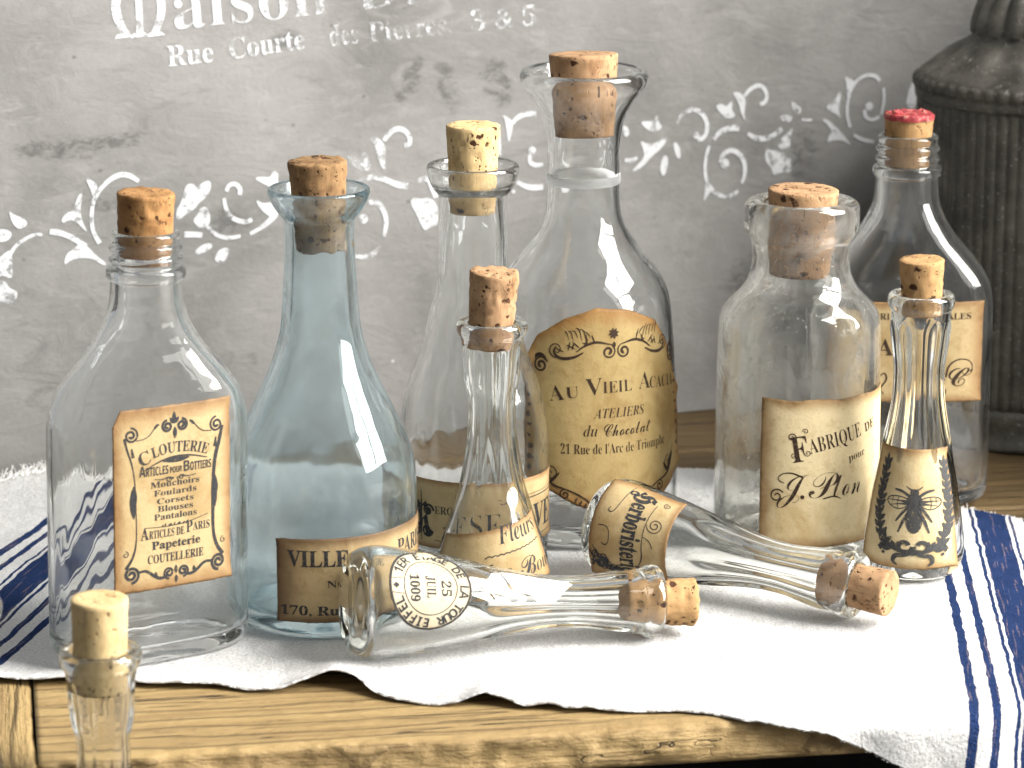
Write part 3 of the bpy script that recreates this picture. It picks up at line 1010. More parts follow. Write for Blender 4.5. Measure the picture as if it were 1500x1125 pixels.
for s, a, b in STENCIL_TEXT:
    w = math.dist(a, b)
    ang = math.degrees(math.atan2(b[1] - a[1], b[0] - a[0]))
    big = s in ('M', 'aison', 'Dior')
    if s == 'M':
        # round uncial capital: a straight stem between two bowed ones
        ax, ay = a
        ik.stroke([(ax + 9, ay + 24), (ax + 3, ay + 20), (ax + 1.5, ay + 12), (ax + 4, ay + 4), (ax + 6.5, ay + 0.8)], [3.4, 3.8, 4.2, 3.6, 3.4])
        ik.stroke([(ax + 12, ay + 22), (ax + 12.4, ay + 12), (ax + 12.2, ay + 1)], [3.0, 3.0, 3.2])
        ik.stroke([(ax + 14, ay + 24), (ax + 21, ay + 20), (ax + 23, ay + 12), (ax + 20.5, ay + 4), (ax + 18.8, ay + 1)], [3.4, 3.6, 3.8, 3.2, 3.0])
        for q in (5, 12.2, 19.5):
            ik.poly([(ax + q - 4.2, ay - 0.6), (ax + q + 4.2, ay + 0.1), (ax + q + 2, ay + 1.8), (ax + q - 3, ay + 1.4)], 0)
    else:
        ik.text(s, a[0], a[1], 21.5 if big else 9.0, 'bold', width=w, align='l', rot=ang, offset=-0.010 if big else 0.0)
ik.emit('stencil_lettering', flat, M['stencil'], board, 0.00025, None)

# ------------------------------------------------------------------ dark ribbed metal canister at the right
k = NT('dark_zinc')
o_ = k.obj()
n1 = k.noise(o_, 60, 5, 0.65)
n2 = k.noise(o_, 520, 4, 0.7)
c_ = k.ramp(n1, [(0.3, (0.04, 0.036, 0.029)), (0.6, (0.11, 0.102, 0.084)), (0.8, (0.20, 0.188, 0.16))])
c_ = k.mix(k.smooth(n2, 0.58, 0.75, 0, 0.85), c_, (0.40, 0.39, 0.35))
M['zinc'] = k.done(k.principled(c_, k.smooth(n2, 0.3, 0.7, 0.45, 0.7), k.bump(n2, 0.5, 0.0006), metallic=0.25))


def revolve(name, prof, mat, parent, seg=408, mod=None):
    V, F = [], []
    n = len(prof)
    th = np.arange(seg) * 2 * np.pi / seg
    for r, z in prof:
        d = mod(th, z) if mod else 0
        rr = r + d
        V.append(np.column_stack([np.sin(th) * rr, -np.cos(th) * rr, np.full(seg, float(z))]))
    V = np.vstack(V)
    for i in range(n - 1):
        for j in range(seg):
            a, b = i * seg + j, i * seg + (j + 1) % seg
            F.append((a, b, b + seg, a + seg))
    F.append(tuple(range(seg - 1, -1, -1)))
    F.append(tuple((n - 1) * seg + j for j in range(seg)))
    return mesh(name, V * MM, F, mat, parent, True)


can = empty('metal_canister', 'dark ribbed metal canister with domed lid at the right edge', 'canister', loc=(0.2402, 0.242, 0.0))
rib = lambda th, z: 1.1 * np.abs(np.sin(th * 34)) ** 0.7 - 0.5
revolve('body', [(53.2, z) for z in np.linspace(18, 158, 30)], M['zinc'], can, mod=rib)
revolve('base_rim', [(50, 0.3), (56.0, 0.6), (56.6, 3), (55.2, 5), (55, 12), (55.6, 16), (55, 18.6), (53, 19.5)], M['zinc'], can, 120)


def lidmod(th, z):
    if 160.5 < z < 166.5:
        return 1.5 * np.abs(np.sin(th * 26)) - 0.6
    if 170 < z < 182:
        return 2.4 * np.sin(th * 14) * math.sin((z - 170) / 12 * math.pi)
    if z > 186:
        return 2.6 * np.abs(np.sin(th * 9)) - 1.2
    return 0 * th


lid_p = chaikin([(53.4, 155.5), (54.6, 156), (55, 159.5), (54.2, 160.8), (55.2, 162), (55.4, 165), (54, 166.8), (52.6, 168.5), (47, 172), (42, 175.5), (37, 179),
                 (32.5, 182), (30, 184), (29.2, 186.5), (29.4, 190), (28, 196), (24.5, 204), (18, 211), (8, 215)], 2)
revolve('lid', [tuple(q) for q in lid_p], M['zinc'], can, 360, lidmod)

# ------------------------------------------------------------------ towel
FRONT = [(-300, -128, 2), (-215.1, -126.3, 2), (-185.9, -123.4, 2), (-170.8, -124.8, 2), (-153.6, -123.3, 2.5), (-135.9, -127.1, 1.5),
         (-120.9, -128.6, 1.5), (-108.7, -127.9, 1), (-101.1, -130.1, 1), (-93.0, -133.2, 0.2), (-84.4, -132.3, 1), (-76.1, -131.3, 4),
         (-65.5, -129.4, 7), (-56.4, -129.7, 5), (-49.5, -137.3, 2), (-41.5, -142.5, 0.5), (-28.5, -146.9, 0.2), (-18.7, -147.5, 1),
         (-10.0, -145.8, 4.5), (-2.7, -147.4, 3), (5.1, -151.1, 0.5), (14.0, -151.0, 2), (20.5, -153.9, 1), (28.3, -153.0, 1.2),
         (34.5, -154.6, 0.5), (60.4, -154.1, 0.3), (70.0, -156.2, 0.3), (81.6, -163.5, 0.2), (97, -165, 0), (111.6, -166.5, 0),
         (131.2, -173, 0), (148.5, -181, 0), (182.5, -196, 0), (230, -212, 0), (300, -225, 0)]
BACK = [(-300, 104), (-266.1, 112.8), (-223.9, 128.5), (-208.4, 140.8), (-137.3, 159.3), (85.6, 161.5), (190.8, 102.3), (217.1, 81.9), (256.0, 57.2), (300, 40)]


def towel():
    fx, fy, fr = (np.array(c, float) for c in zip(*FRONT))
    bxs, bys = (np.array(c, float) for c in zip(*BACK))
    NX, NY = 600, 300
    xs = np.linspace(-296, 290, NX)
    ker = np.array([1, 4, 6, 4, 1]) / 16.0

    def sm(a, it):
        for _ in range(it):
            a = np.convolve(np.pad(a, 2, mode='edge'), ker, 'valid')
        return a
    yf, yr = sm(np.interp(xs, fx, fy), 2), sm(np.interp(xs, fx, fr), 2)
    yb = sm(np.interp(xs, bxs, bys), 12)
    tb = math.tan(R(BENCH_ANG))
    V, UV, F = [], [], []
    for i, x in enumerate(xs):
        frag = noise.noise(Vector((x * 0.5, 1.7, 0))) * 0.7
        edge_y = -165.9 + (x - 59.9) * tb - 1.5
        for j in range(NY):
            s = (j / (NY - 1)) ** 2.0
            y0, y1 = yf[i], yb[i]
            y = y0 + (y1 - y0) * s + frag * (1 - s) ** 120 + noise.noise(Vector((x * 0.3, 8.1, 0))) * 1.5 * s ** 60
            dist = y - y0
            kx = 0.2 + (0.063 - 0.2) * min(1, max(0, (x + 190) / 370))
            UV.append((x - kx * y, y))
            z = 1.35
            z += yr[i] * math.exp(-dist / (9.0 + 2.2 * yr[i]))
            z += 0.30 * noise.noise(Vector((x * 0.035, y * 0.03, 2.0))) + 0.22 * noise.noise(Vector((x * 0.13, y * 0.11, 5.0))) + 0.10 * noise.noise(Vector((x * 0.4, y * 0.33, 1.0)))
            z += 0.9 * noise.noise(Vector((x * 0.09, 3.0, 0.4))) * math.exp(-dist / 12.0) * (1 if x < 75 else 0.3) + 0.25 * math.exp(-dist / 2.5)
            if x < -178:                                   # loose left end, soft folds
                z += min(1, (-178 - x) / 40) * (2.2 + 2.2 * math.sin(y * 0.045 + x * 0.03 + 1.0))
            if y > yb[i] - 30 and x < -150:
                z += 1.5 * (1 - (yb[i] - y) / 30)
            wx, wy = x, y
            over = edge_y - y
            if over > -2:                                   # hangs over the front of the bench
                rr = 7.0 + 2.0 * noise.noise(Vector((x * 0.03, 2.2, 0)))
                t = over + 2
                if t < rr * math.pi / 2:
                    a = t / rr
                    wy, z2 = edge_y + 2 - rr * math.sin(a), -rr * (1 - math.cos(a))
                else:
                    wy, z2 = edge_y + 2 - rr, -rr - (t - rr * math.pi / 2)
                wy -= (0.4 + 3.0 * noise.noise(Vector((x * 0.045, y * 0.03, 7)))) * min(1, t / 14)
                z = z + z2
            V.append((wx, wy, z))
    for i in range(NX - 1):
        for j in range(NY - 1):
            a = i * NY + j
            F.append((a, a + NY, a + NY + 1, a + 1))
    o = mesh('dish_towel', np.array(V) * MM, F, M['towel'], None, True, uvs=UV)
    so = o.modifiers.new('thickness', 'SOLIDIFY')
    so.thickness = 0.0009
    so.offset = -1
    tag(o, 'white cotton towel with blue stripes lying rumpled under the bottles', 'towel')
    # frayed threads along the back edge at the left, and a few along the front hem
    rng = random.Random(3)
    TV, TF = [], []

    def thread(p, d, ln, w):
        b = len(TV)
        side = Vector((-d.y, d.x, 0)).normalized() * w
        q = Vector(p)
        for s in range(5):
            TV.append(tuple(q + side))
            TV.append(tuple(q - side))
            TV.append(tuple(q + Vector((0, 0, w * 1.6))))
            d = (d + Vector((rng.uniform(-.5, .5), rng.uniform(-.3, .3), rng.uniform(-.28, .22)))).normalized()
            q = q + d * ln / 4
            if p[2] > 0:
                q.z = max(q.z, 0.9)
        for s in range(4):
            a = b + s * 3
            for e in range(3):
                f2 = (e + 1) % 3
                TF.append((a + e, a + f2, a + 3 + f2, a + 3 + e))
    for i in range(NX):
        x = xs[i]
        if x < -130:
            for q in range(5):
                e = V[i * NY + NY - 1 - rng.randint(0, 2)]
                thread((e[0] + rng.uniform(-.7, .7), e[1] - 1, e[2]), Vector((rng.uniform(-.5, .5), 1, rng.uniform(0, .7))).normalized(), rng.uniform(3, 9), rng.uniform(0.12, 0.24))
        else:
            if rng.random() < .8:
                e = V[i * NY + NY - 1]
                thread((e[0], e[1] - 1, e[2]), Vector((rng.uniform(-.5, .5), 1, .1)).normalized(), rng.uniform(1, 3), 0.14)
        e = V[i * NY]
        for q in range(3):
            thread((e[0] + rng.uniform(-.6, .6), e[1] + .4, e[2] - 0.3), Vector((rng.uniform(-1, 1), -1, rng.uniform(-.5, .5))).normalized(), rng.uniform(0.4, 0.9), 0.05)
    fr_ = mesh('frayed_threads', np.array(TV) * MM, TF, M['thread'], o, True)
    tag(fr_, kind='stuff')
    return o


k = NT('cotton_thread')
M['thread'] = k.done(k.principled((0.80, 0.79, 0.76), 0.95, spec=0.1))
towel()

# ------------------------------------------------------------------ bottles
TZ = 0.0021            # they stand on the cloth
CK = [cork_mat('cork_%s' % n, l, d, o, p) for n, l, d, o, p in (
    ('amber', (0.30, 0.16, 0.062), (0.155, 0.068, 0.022), 0.0, 1.2),
    ('brown', (0.23, 0.135, 0.062), (0.105, 0.052, 0.022), 0.9, 1.4),
    ('pale', (0.52, 0.375, 0.185), (0.40, 0.25, 0.105), 1.7, 1.1),
    ('rose', (0.33, 0.20, 0.105), (0.205, 0.108, 0.05), 2.3, 0.9),
    ('ochre', (0.34, 0.205, 0.09), (0.21, 0.11, 0.04), 3.1, 1.1),
    ('fresh', (0.50, 0.375, 0.19), (0.42, 0.285, 0.125), 4.2, 0.6))]


def base_up(fn):
    return lambda u: fn


# ---- rectangular flasks with screw threads
FL_OUT = [(0, 2.6), (20, 2.2), (28, 1.3), (31, 0.3), (33.5, 0.3), (36.3, 2.2), (37.7, 5.5), (38, 10), (38, 40), (38, 85), (37.3, 92), (35.4, 98), (32.3, 103.3), (28.2, 108.3),
          (23.8, 113.3), (19.7, 118.3), (16.6, 123.5), (14.3, 129), (13.4, 134), (13.1, 140), (13.1, 141), (14.2, 141.5), (14.6, 142.4), (14.6, 144.6), (14.1, 145.5),
          (12.9, 145.9), (12.6, 147), (13.5, 147.9), (13.6, 149.2), (12.5, 150), (12.4, 151.4), (13.5, 152.2), (13.5, 153.5), (12.4, 154.4), (12.4, 156.2), (12.7, 157.4), (12.3, 158.5), (11.4, 158.9)]
FL_IN = [(10.5, 158.7), (10.1, 157.5), (10.0, 150), (10.0, 138), (10.6, 130), (12.6, 124), (16.2, 118), (20.6, 112.5), (25.2, 107.3), (29.4, 102.2), (32.8, 96.8), (34.9, 90.5), (35.6, 84), (35.7, 40),
         (35.7, 12), (34.8, 8.0), (31, 5.6), (20, 5.3), (0, 6.0)]
_fz, _fw = zip(*[(z, r) for r, z in FL_OUT if z > 8])
_iz, _iw = zip(*[(z, r) for r, z in reversed(FL_IN) if z > 11])
fl_D = lambda z: np.interp(z, [0, 88, 98, 108, 116, 124, 130, 135], [19, 19, 18.5, 17.0, 15.7, 14.6, 13.8, 13.2])


def fl_depth(z, outer):
    n = float(np.interp(z, [0, 98, 118, 132], [3.2, 3.2, 2.5, 2.0]))
    if outer:
        w = float(np.interp(z, _fz, _fw))
        return (min(1.0, float(fl_D(z)) / w) if z < 133 else 1.0), n
    w = float(np.interp(z, _iz, _iw))
    return (min(1.0, (float(fl_D(z)) - float(np.interp(z, [0, 100, 134], [2.4, 2.6, 3.2]))) / w) if z < 133 else 1.0), n


flask_v = Vessel(FL_OUT, FL_IN, depth=fl_depth, seg=128, swirl=lambda z: 0.55 if 147 < z < 154.5 else 0.0)


def flat_wrap(u, z, off):
    u, z = np.asarray(u, float), np.asarray(z, float)
    n = 3.2

    def pt(u, z):
        w = np.clip(np.abs(u) / np.interp(z, flask_v.z, flask_v.r), 0, 0.999)
        return np.column_stack([u, -fl_D(z) * (1 - w ** n) ** (1 / n), z])
    p = pt(u, z)
    nn = np.cross(pt(u + .25, z) - pt(u - .25, z), pt(u, z + .25) - pt(u, z - .25))
    nn /= np.linalg.norm(nn, axis=1)[:, None]
    return p * MM + nn * np.asarray(off).reshape(-1, 1)


fa = empty('flat_flask_bottle', 'clear flat flask with threaded neck, plain cork and CLOUTERIE label', 'bottle',
           'flat glass flasks with threaded necks', (-0.1352, -0.0886, TZ), R(34))
fa.rotation_euler = (0, R(1.1), R(34))
ga = flask_v.build('glass_body', [M['clear'], M['clear_in']], fa)
cork(fa, 10.6, 172.9, 9.2, 148.5, CK[0], 1, 0.6, (1.5, 1))
CZ = 63.5
lab = paper('paper_label', flat_wrap, -23.5, 24.5, lambda u: CZ + 34.3 - (max(0, (-20.3 - u)) * 2.0), base_up(CZ - 34.3), M['paper_tan'], fa, 70, 70)
a = Ink()
for i, (s, y, h, w) in enumerate((('Mouchoirs', 4.8, 2.3, 20), ('Foulards', 1.6, 2.2, 17.5), ('Corsets', -1.5, 2.1, 15), ('Blouses', -4.5, 2.3, 14.5), ('Pantalons', -7.5, 2.3, 17.5))):
    a.text(s, 1.0, CZ + y - 0.6, h, 'bold', width=w)
a.text('C', -12.6, CZ + 12.6, 5.0, 'bold', width=4.6, align='l', rot=22)
a.text('LOUTERIE', 3.2, CZ + 16.6, 4.0, 'bold', width=22.5, arc=34, rot=-3)
a.text('A', -13.6, CZ + 8.9, 3.8, 'sansb', width=2.6, align='l')
a.text('RTICLES', -10.8, CZ + 8.9, 3.1, 'sansb', width=9.0, align='l')
a.text('POUR', -1.1, CZ + 9.0, 2.2, 'sansb', width=5.0, align='l')
a.text('B', 4.5, CZ + 8.9, 3.8, 'sansb', width=2.4, align='l')
a.text('OTTIERS', 7.2, CZ + 8.9, 3.0, 'sansb', width=8.8, align='l')
a.text('A', -13.2, CZ - 14.9, 4.6, 'bold', width=3.2, align='l')
a.text('RTICLES DE', -9.8, CZ - 14.8, 3.0, 'bold', width=14.4, align='l')
a.text('P', 5.4, CZ - 14.4, 4.4, 'bold', width=2.6, align='l')
a.text('ARIS', 8.2, CZ - 13.9, 3.0, 'bold', width=7, align='l')
a.text('Papeterie', 1.2, CZ - 19.0, 3.0, 'bold', width=20, offset=0.012)
a.text('COUTELLERIE', 1.0, CZ - 24.2, 3.2, 'bold', width=23)
a.emit('lettering', flat_wrap, M['ink'], lab)
b = Ink()
for sx, cx in ((-1, -16.6), (1, 18.4)):
    b.spiral(cx, CZ + 24.8, 2.9, 0.5, 90 if sx < 0 else 90, sx * 1.7, 0.7, 1.0)
    b.spiral(cx + sx * 0.5, CZ - 27.4, 3.2, 0.5, -90, -sx * 1.8, 1.1, 1.2)
    b.stroke([(cx + sx * 2.6, CZ + 24), (cx + sx * 1.4, CZ + 19), (cx - sx * 0.4, CZ + 14), (cx - sx * 1.5, CZ + 6), (cx - sx * 1.7, CZ - 6), (cx - sx * 1.8, CZ - 15), (cx - sx * 0.4, CZ - 21), (cx + sx * 2.6, CZ - 25)],
             [0.9, 0.7, 0.5, 0.35, 0.35, 0.4, 0.9, 1.2] if sx < 0 else [1.2, 1.5, 1.6, 1.3, 1.4, 1.2, 1.3, 1.5])
    b.stroke([(cx - sx * 0.2, CZ + 20), (cx - sx * 0.8, CZ + 16.5)], [0.5, 1.3], 0)
    b.leaf(cx - sx * 0.8, CZ - 6.5, 92, 12, 2.9)
    b.leaf(cx - sx * 0.8, CZ + 6.0, -88, 9, 2.4)
    b.stroke([(cx - sx * 2.0, CZ + 22.7), (cx - sx * 6.5, CZ + 23.2), (cx - sx * 9.5, CZ + 26.6), (cx - sx * 11.2, CZ + 27.8)], [0.3, 0.35, 0.4, 0.9])
    b.leaf(cx - sx * 9, CZ + 26, 45 if sx < 0 else 135, 3, 1.2)
    b.stroke([(cx - sx * 2.5, CZ - 26.8), (cx - sx * 5.5, CZ - 26.4), (cx - sx * 9, CZ - 29.4), (cx - sx * 11.5, CZ - 30.4), (cx - sx * 14, CZ - 29.6)], [0.9, 1.1, 1.2, 1.3, 0.8])
    b.leaf(cx - sx * 9.6, CZ - 29.8, 100, 2.6, 1.5)
    b.spiral(1.0 + sx * 3.0, CZ + 26.6, 2.3, 0.4, 90, -sx * 1.6, 0.9, 1.1)
    b.spiral(1.0 + sx * 2.9, CZ - 28.6, 2.3, 0.4, -90, sx * 1.6, 0.8, 1.0)
    b.spiral(cx + sx * 2.6, CZ - 19.5, 1.3, 0.3, 90, sx * 1.1, 0.3, 0.3)
    b.stroke([(1 + sx * 0.6, CZ + 6.9), (1 + sx * 3, CZ + 7.7), (1 + sx * 5, CZ + 6.9), (1 + sx * 8.5, CZ + 7.4)], [0.7, 0.5, 0.4, 0.25])
    b.spiral(1 + sx * 2.6, CZ + 7.0, 1.2, 0.3, 0, sx * 1.2, 0.3, 0.4)
for s in (-1, 0, 1):
    b.leaf(1.0, CZ + 27.4, 90 - s * 38, 4.6 if s == 0 else 3, 1.8)
b.leaf(1.0, CZ + 26.2, -90, 4.6, 1.9)
b.leaf(1.0, CZ - 29.2, 90, 3.4, 1.6)
b.leaf(1.0, CZ - 29.8, -90, 3, 1.4)
b.stroke([(-11.5, CZ + 11.2), (-5, CZ + 14.2), (1.5, CZ + 15.3), (8, CZ + 14.8), (14.5, CZ + 12.9)], [0.3, 0.6, 0.7, 0.6, 0.3])
b.poly([(-5.5, CZ + 13.9), (1.5, CZ + 14.9), (8, CZ + 14.4), (4, CZ + 13), (0, CZ + 12.8)], 1)
b.stroke([(-11.5, CZ - 10.4), (-2, CZ - 11.0), (6, CZ - 10.4), (14.5, CZ - 8.4)], [0.25, 0.3, 0.3, 0.25])
for q in range(9):
    b.leaf(-4.5 + q * 1.2, CZ - 10.9, 60 + 25 * math.sin(q * 2.3), 0.9 + 0.5 * (q % 3), 0.8)
b.emit('ornament', flat_wrap, M['ink'], lab)

ff = empty('flat_flask_bottle', 'clear flat flask with red wax on its cork, standing before the canister', 'bottle',
           'flat glass flasks with threaded necks', (0.1670, 0.1143, TZ), R(-1))
g = ga.copy()
COL.objects.link(g)
g.parent = ff
cork(ff, 10.5, 167.6, 9.0, 144.7, CK[4], 2, 0.25, (-1, 1.5))
rng = random.Random(5)
wv, wf = [(0, 0, 168.6)], []
for q, rr in enumerate((2.5, 5, 7.5, 9.6, 10.4, 10.75, 10.7)):
    for j in range(40):
        an = j * 2 * math.pi / 40
        nzv = noise.noise(Vector((math.sin(an) * rr * 0.35, math.cos(an) * rr * 0.35, 4)))
        z = 168.0 + nzv * 0.9 + (0.9 if rr > 8 else 0) * max(0, nzv) - (0, 0, 0, 0, .3, 1.2, 2.4)[q] * (1 + 0.8 * nzv)
        r2 = rr + nzv * 0.5
        wv.append((math.sin(an) * r2 + 0.25, -math.cos(an) * r2, z))
for j in range(40):
    wf.append((0, 1 + (j + 1) % 40, 1 + j)[::-1])
    for q in range(6):
        a0, b0 = 1 + q * 40 + j, 1 + q * 40 + (j + 1) % 40
        wf.append((a0, b0, b0 + 40, a0 + 40)[::-1])
# one curled crumb of wax
for cx, cy, cz, cr in ((-5.8, -5, 168.9, 1.4), (-4.2, -4.4, 168.5, 1.1), (6.5, 1, 168.2, 1.0)):
    b0 = len(wv)
    for i in range(5):
        for j in range(8):
            ph, an = math.pi * (i + 0.5) / 5, j * math.pi / 4
            q = 1 + 0.35 * noise.noise(Vector((i * 1.1, j * 0.9, cx)))
            wv.append((cx + cr * q * math.sin(ph) * math.cos(an) * 1.3, cy + cr * q * math.sin(ph) * math.sin(an), cz + cr * q * math.cos(ph)))
    for i in range(4):
        for j in range(8):
            wf.append((b0 + i * 8 + j, b0 + (i + 1) * 8 + j, b0 + (i + 1) * 8 + (j + 1) % 8, b0 + i * 8 + (j + 1) % 8))
k = NT('red_wax')
wn = k.noise(k.obj(), 420, 4, 0.6)
M['wax'] = k.done(k.principled(k.ramp(wn, [(0.35, (0.16, 0.010, 0.013)), (0.55, (0.31, 0.028, 0.032)), (0.68, (0.45, 0.18, 0.14))]), 0.7, k.bump(wn, 0.6, 0.0006)))
mesh('wax_seal', np.array(wv) * MM, wf, M['wax'], ff, True)
lab = paper('paper_label', flat_wrap, -31, 32.3, base_up(90.5), base_up(47), M['paper_tan'], ff, 70, 50)
a = Ink()
a.text('RI', -11.5, 83.0, 2.7, 'bold', align='l')
a.text('ALES', 27, 83.0, 2.7, 'bold', width=10.2, align='r')
a.text('A', -9.0, 67.5, 7.0, 'bold')
a.text('S', 14.2, 67.5, 6.5, 'bold')
a.text('&', 15.3, 55.0, 4.0, 'script')
a.text('C', 22.6, 54.0, 8.5, 'script', width=9)
a.text('ie', 27.3, 60.0, 2.6, 'script')
a.emit('lettering', flat_wrap, M['ink_brown'], lab)
b = Ink()
b.stroke([(12.5, 49.5), (16.5, 50), (17.5, 52.6), (15, 53.2)], [0.25, 0.6, 0.5, 0.2])
b.stroke([(17, 58), (18, 63.5), (23, 66.2), (28, 64.5), (28.5, 60), (25.5, 58), (23.8, 60.2)], [0.9, 0.8, 0.5, 0.4, 0.35, 0.3, 0.3])
b.stroke([(-12, 57), (-9, 60.5), (-7.6, 57), (-11, 53), (-9, 50.5)], [0.3, 0.6, 0.8, 0.5, 0.3])
b.stroke([(-4, 77), (2, 77.4), (8, 77)], [0.2, 0.6, 0.2])
b.emit('ornament', flat_wrap, M['ink_brown'], lab)

# ---- pale blue bottle
BL_OUT = [(0, 3.5), (18, 2.4), (27, 0.7), (31, 0), (33.5, 0.8), (35.3, 3.2), (36, 7), (36, 20), (36, 46), (35.7, 54), (35, 61), (33.6, 67), (31.3, 73), (28.3, 79.3), (25, 86.2), (21.6, 93.3),
          (18.9, 99.7), (16.6, 107), (15.1, 113.5), (14.3, 123), (13.6, 134), (13.1, 143), (13, 152), (13.3, 154.8), (14.8, 156.5), (16.8, 159.3), (18.4, 162.3), (19.3, 164.8), (19.2, 166.2), (18.4, 166.8)]
BL_IN = [(17.4, 166.2), (16.2, 163), (13.7, 159.4), (11.2, 156.8), (10.1, 154.5), (9.9, 150), (9.8, 140), (10.3, 128), (11, 118), (12, 110), (14.2, 102), (17.4, 94), (20.9, 87), (24.3, 80.3), (27.4, 74), (30, 68),
         (31.5, 62), (32.2, 54), (32.4, 46), (32.4, 12), (31.4, 8.4), (28, 6.6), (18, 7), (0, 8.5)]
blue_v = Vessel(BL_OUT, BL_IN)
bb = empty('blue_glass_bottle', 'pale blue glass bottle with flared rim and VILLE label', 'bottle', None, (-0.0722, -0.0456, TZ))
blue_v.build('glass_body', [M['blue'], M['blue_in']], bb)
cork(bb, 11.0, 177.0, 9.1, 143.0, CK[1], 3, 0.75, (0.5, -1.5), rough_bottom=1.6)
w = blue_v.wrap(0, 36.1)
lab = paper('paper_label', w, -16.4, 58, lambda u: 40.4 + 0.02 * u, base_up(7.6), M['paper_dark'], bb, 90, 36)
a = Ink()
a.text('VILLE', -12.0, 29.6, 6.2, 'bold', width=23.5, align='l', offset=0.008)
a.text('DE', 21.5, 30.5, 5.0, 'bold', width=9)
a.text('PARIS', 33.5, 29.8, 6.2, 'bold', width=21, align='l')
a.text('NO', 3.0, 21.4, 2.7, 'bold', width=8, align='l')
a.text('170, Rue', -15.0, 10.6, 3.5, 'bold', width=25.5, align='l', offset=0.012)
a.emit('lettering', w, M['ink'], lab)

# ---- clear bottle with long straight neck
NC_OUT = [(0, 3.5), (16, 2.2), (23, 0.6), (26, 0), (28, 0.6), (29.6, 2.8), (30.2, 6.5), (30.2, 12), (30.4, 30), (30.4, 47.6), (29.9, 56), (29, 62), (27.6, 69.5), (25.6, 75.5), (23.2, 81.5), (20.9, 88), (19.2, 95),
          (17.6, 102), (16, 108.5), (14.6, 114), (13.9, 119), (13.7, 126), (13.6, 145), (13.6, 149.2), (14.0, 150.4), (15.6, 152.2), (17.3, 155.4), (18.3, 158.9), (18.5, 160.8), (18.0, 162.0), (17.2, 162.3)]
NC_IN = [(16.3, 162.0), (15.8, 160.8), (15.6, 158), (15.2, 155.2), (12.6, 153.2), (10.2, 152), (9.7, 150), (9.9, 144), (10.8, 135), (11.3, 122), (12.3, 113), (14, 106.5), (16, 99.5), (17.6, 93), (19.4, 86.5), (21.8, 80), (24.2, 74),
         (26.1, 68.5), (27.4, 61), (28.2, 54), (28.5, 47), (28.4, 12), (27.3, 8), (24, 6), (14, 6.2), (0, 7.8)]
nc_v = Vessel(NC_OUT, NC_IN)
nb = empty('long_neck_bottle', 'clear round bottle with long straight neck and saucer rim, behind the Fleurs bottle', 'bottle', None, (-0.0155, 0.0269, TZ))
nc_v.build('glass_body', [M['clear'], M['clear_in']], nb)
cork(nb, 10.7, 178.0, 8.7, 143.1, CK[2], 4, 0.5, (0, 0.5))
w = nc_v.wrap(0, 30.3)
lab = paper('paper_label', w, -44, 47, lambda u: 39.6 - 0.01 * u, base_up(11.5), M['paper_tan'], nb, 90, 30)
a = Ink()
a.text('R', -22.5, 16.6, 12.5, 'goth', width=11, offset=0.02)
a.text('ERO', -11.8, 26.0, 3.2, 'bold', width=8)
a.text('E', -6, 17.5, 9.0, 'bold', width=6, offset=-0.02)
a.text('SE', 5, 17.5, 9.5, 'bold', width=13, offset=-0.02)
a.text('R', 19, 17.0, 10.5, 'bold', width=8, offset=-0.02)
a.text('VE', 27.2, 17.2, 10.5, 'bold', width=15, align='l')
a.emit('lettering', w, M['ink'], lab)
b = Ink()
for s in (-1, 1):
    b.spiral(-22.5 + s * 3.6, 27, 2.6, 0.5, 0, s * 1.5, 1.1, 0.8)
    b.spiral(-22.5 + s * 3.0, 18.6, 2.6, 0.5, 0, -s * 1.5, 1.2, 0.8)
b.stroke([(-22.5, 35), (-22.3, 28), (-22.5, 14)], [0.4, 1.0, 0.4])
b.stroke([(12, 31.0), (45, 31.2)], 0.5, 0)
b.stroke([(12, 32.4), (45, 32.6)], 0.25, 0)
b.stroke([(-16, 15), (-4, 13.8), (10, 14.4), (22, 14.6), (45, 14.6)], [0.3, 0.6, 0.4, 0.4, 0.3])
b.stroke([(-12, 20.5), (-9.5, 20.5)], 0.8, 0)
b.emit('ornament', w, M['ink'], lab)

# ---- big decanter
DC_OUT = [(0, 4.5), (20, 3.2), (30, 0.9), (34, 0), (36.5, 0.6), (38.6, 2.6), (39.5, 6), (39.7, 12), (39.9, 25), (40, 40), (39.5, 54), (38.6, 68), (37.6, 82), (36.8, 92), (35.6, 100), (33.6, 105.5), (30.6, 110.2),
          (26.5, 115.5), (22.4, 120.5), (18.8, 125.3), (16.3, 130.5), (15.2, 136), (14.9, 143), (14.8, 150), (14.8, 161), (15.4, 168), (16.6, 173), (18.6, 177.2), (21, 181), (23.4, 184.4), (25.2, 186.6), (26.2, 188.8),
          (26.3, 190.8), (25.6, 192.3), (24.4, 192.9)]
DC_IN = [(23.2, 192.7), (22.3, 191.4), (21.6, 189.4), (20.2, 186), (18.0, 181.8), (15.6, 177.4), (13.9, 173), (13.0, 168), (12.7, 161), (12.7, 150), (12.8, 140), (13.4, 134), (14.8, 128.5), (17.6, 123), (21.4, 117.8), (25.8, 112.5),
         (29.6, 107.5), (32.3, 103), (34.0, 98), (35.2, 90), (36.1, 80), (37.0, 68), (37.8, 54), (38.1, 40), (38, 14), (37, 9.5), (33, 7), (20, 8), (0, 9.5)]
dc_v = Vessel(DC_OUT, DC_IN, seg=160, seam=75)
db = empty('glass_decanter', 'tall clear decanter with wide flared mouth and golden AU VIEIL ACACIA label', 'decanter', None, (0.0293, 0.0723, TZ))
dc_v.build('glass_body', [M['clear'], M['clear_in']], db)
cork(db, 14.1, 199.2, 12.0, 166.0, CK[3], 6, 0.2, (-3.5, -1))
k = NT('frosted_glass_band')
fg = k.n('ShaderNodeBsdfGlass')
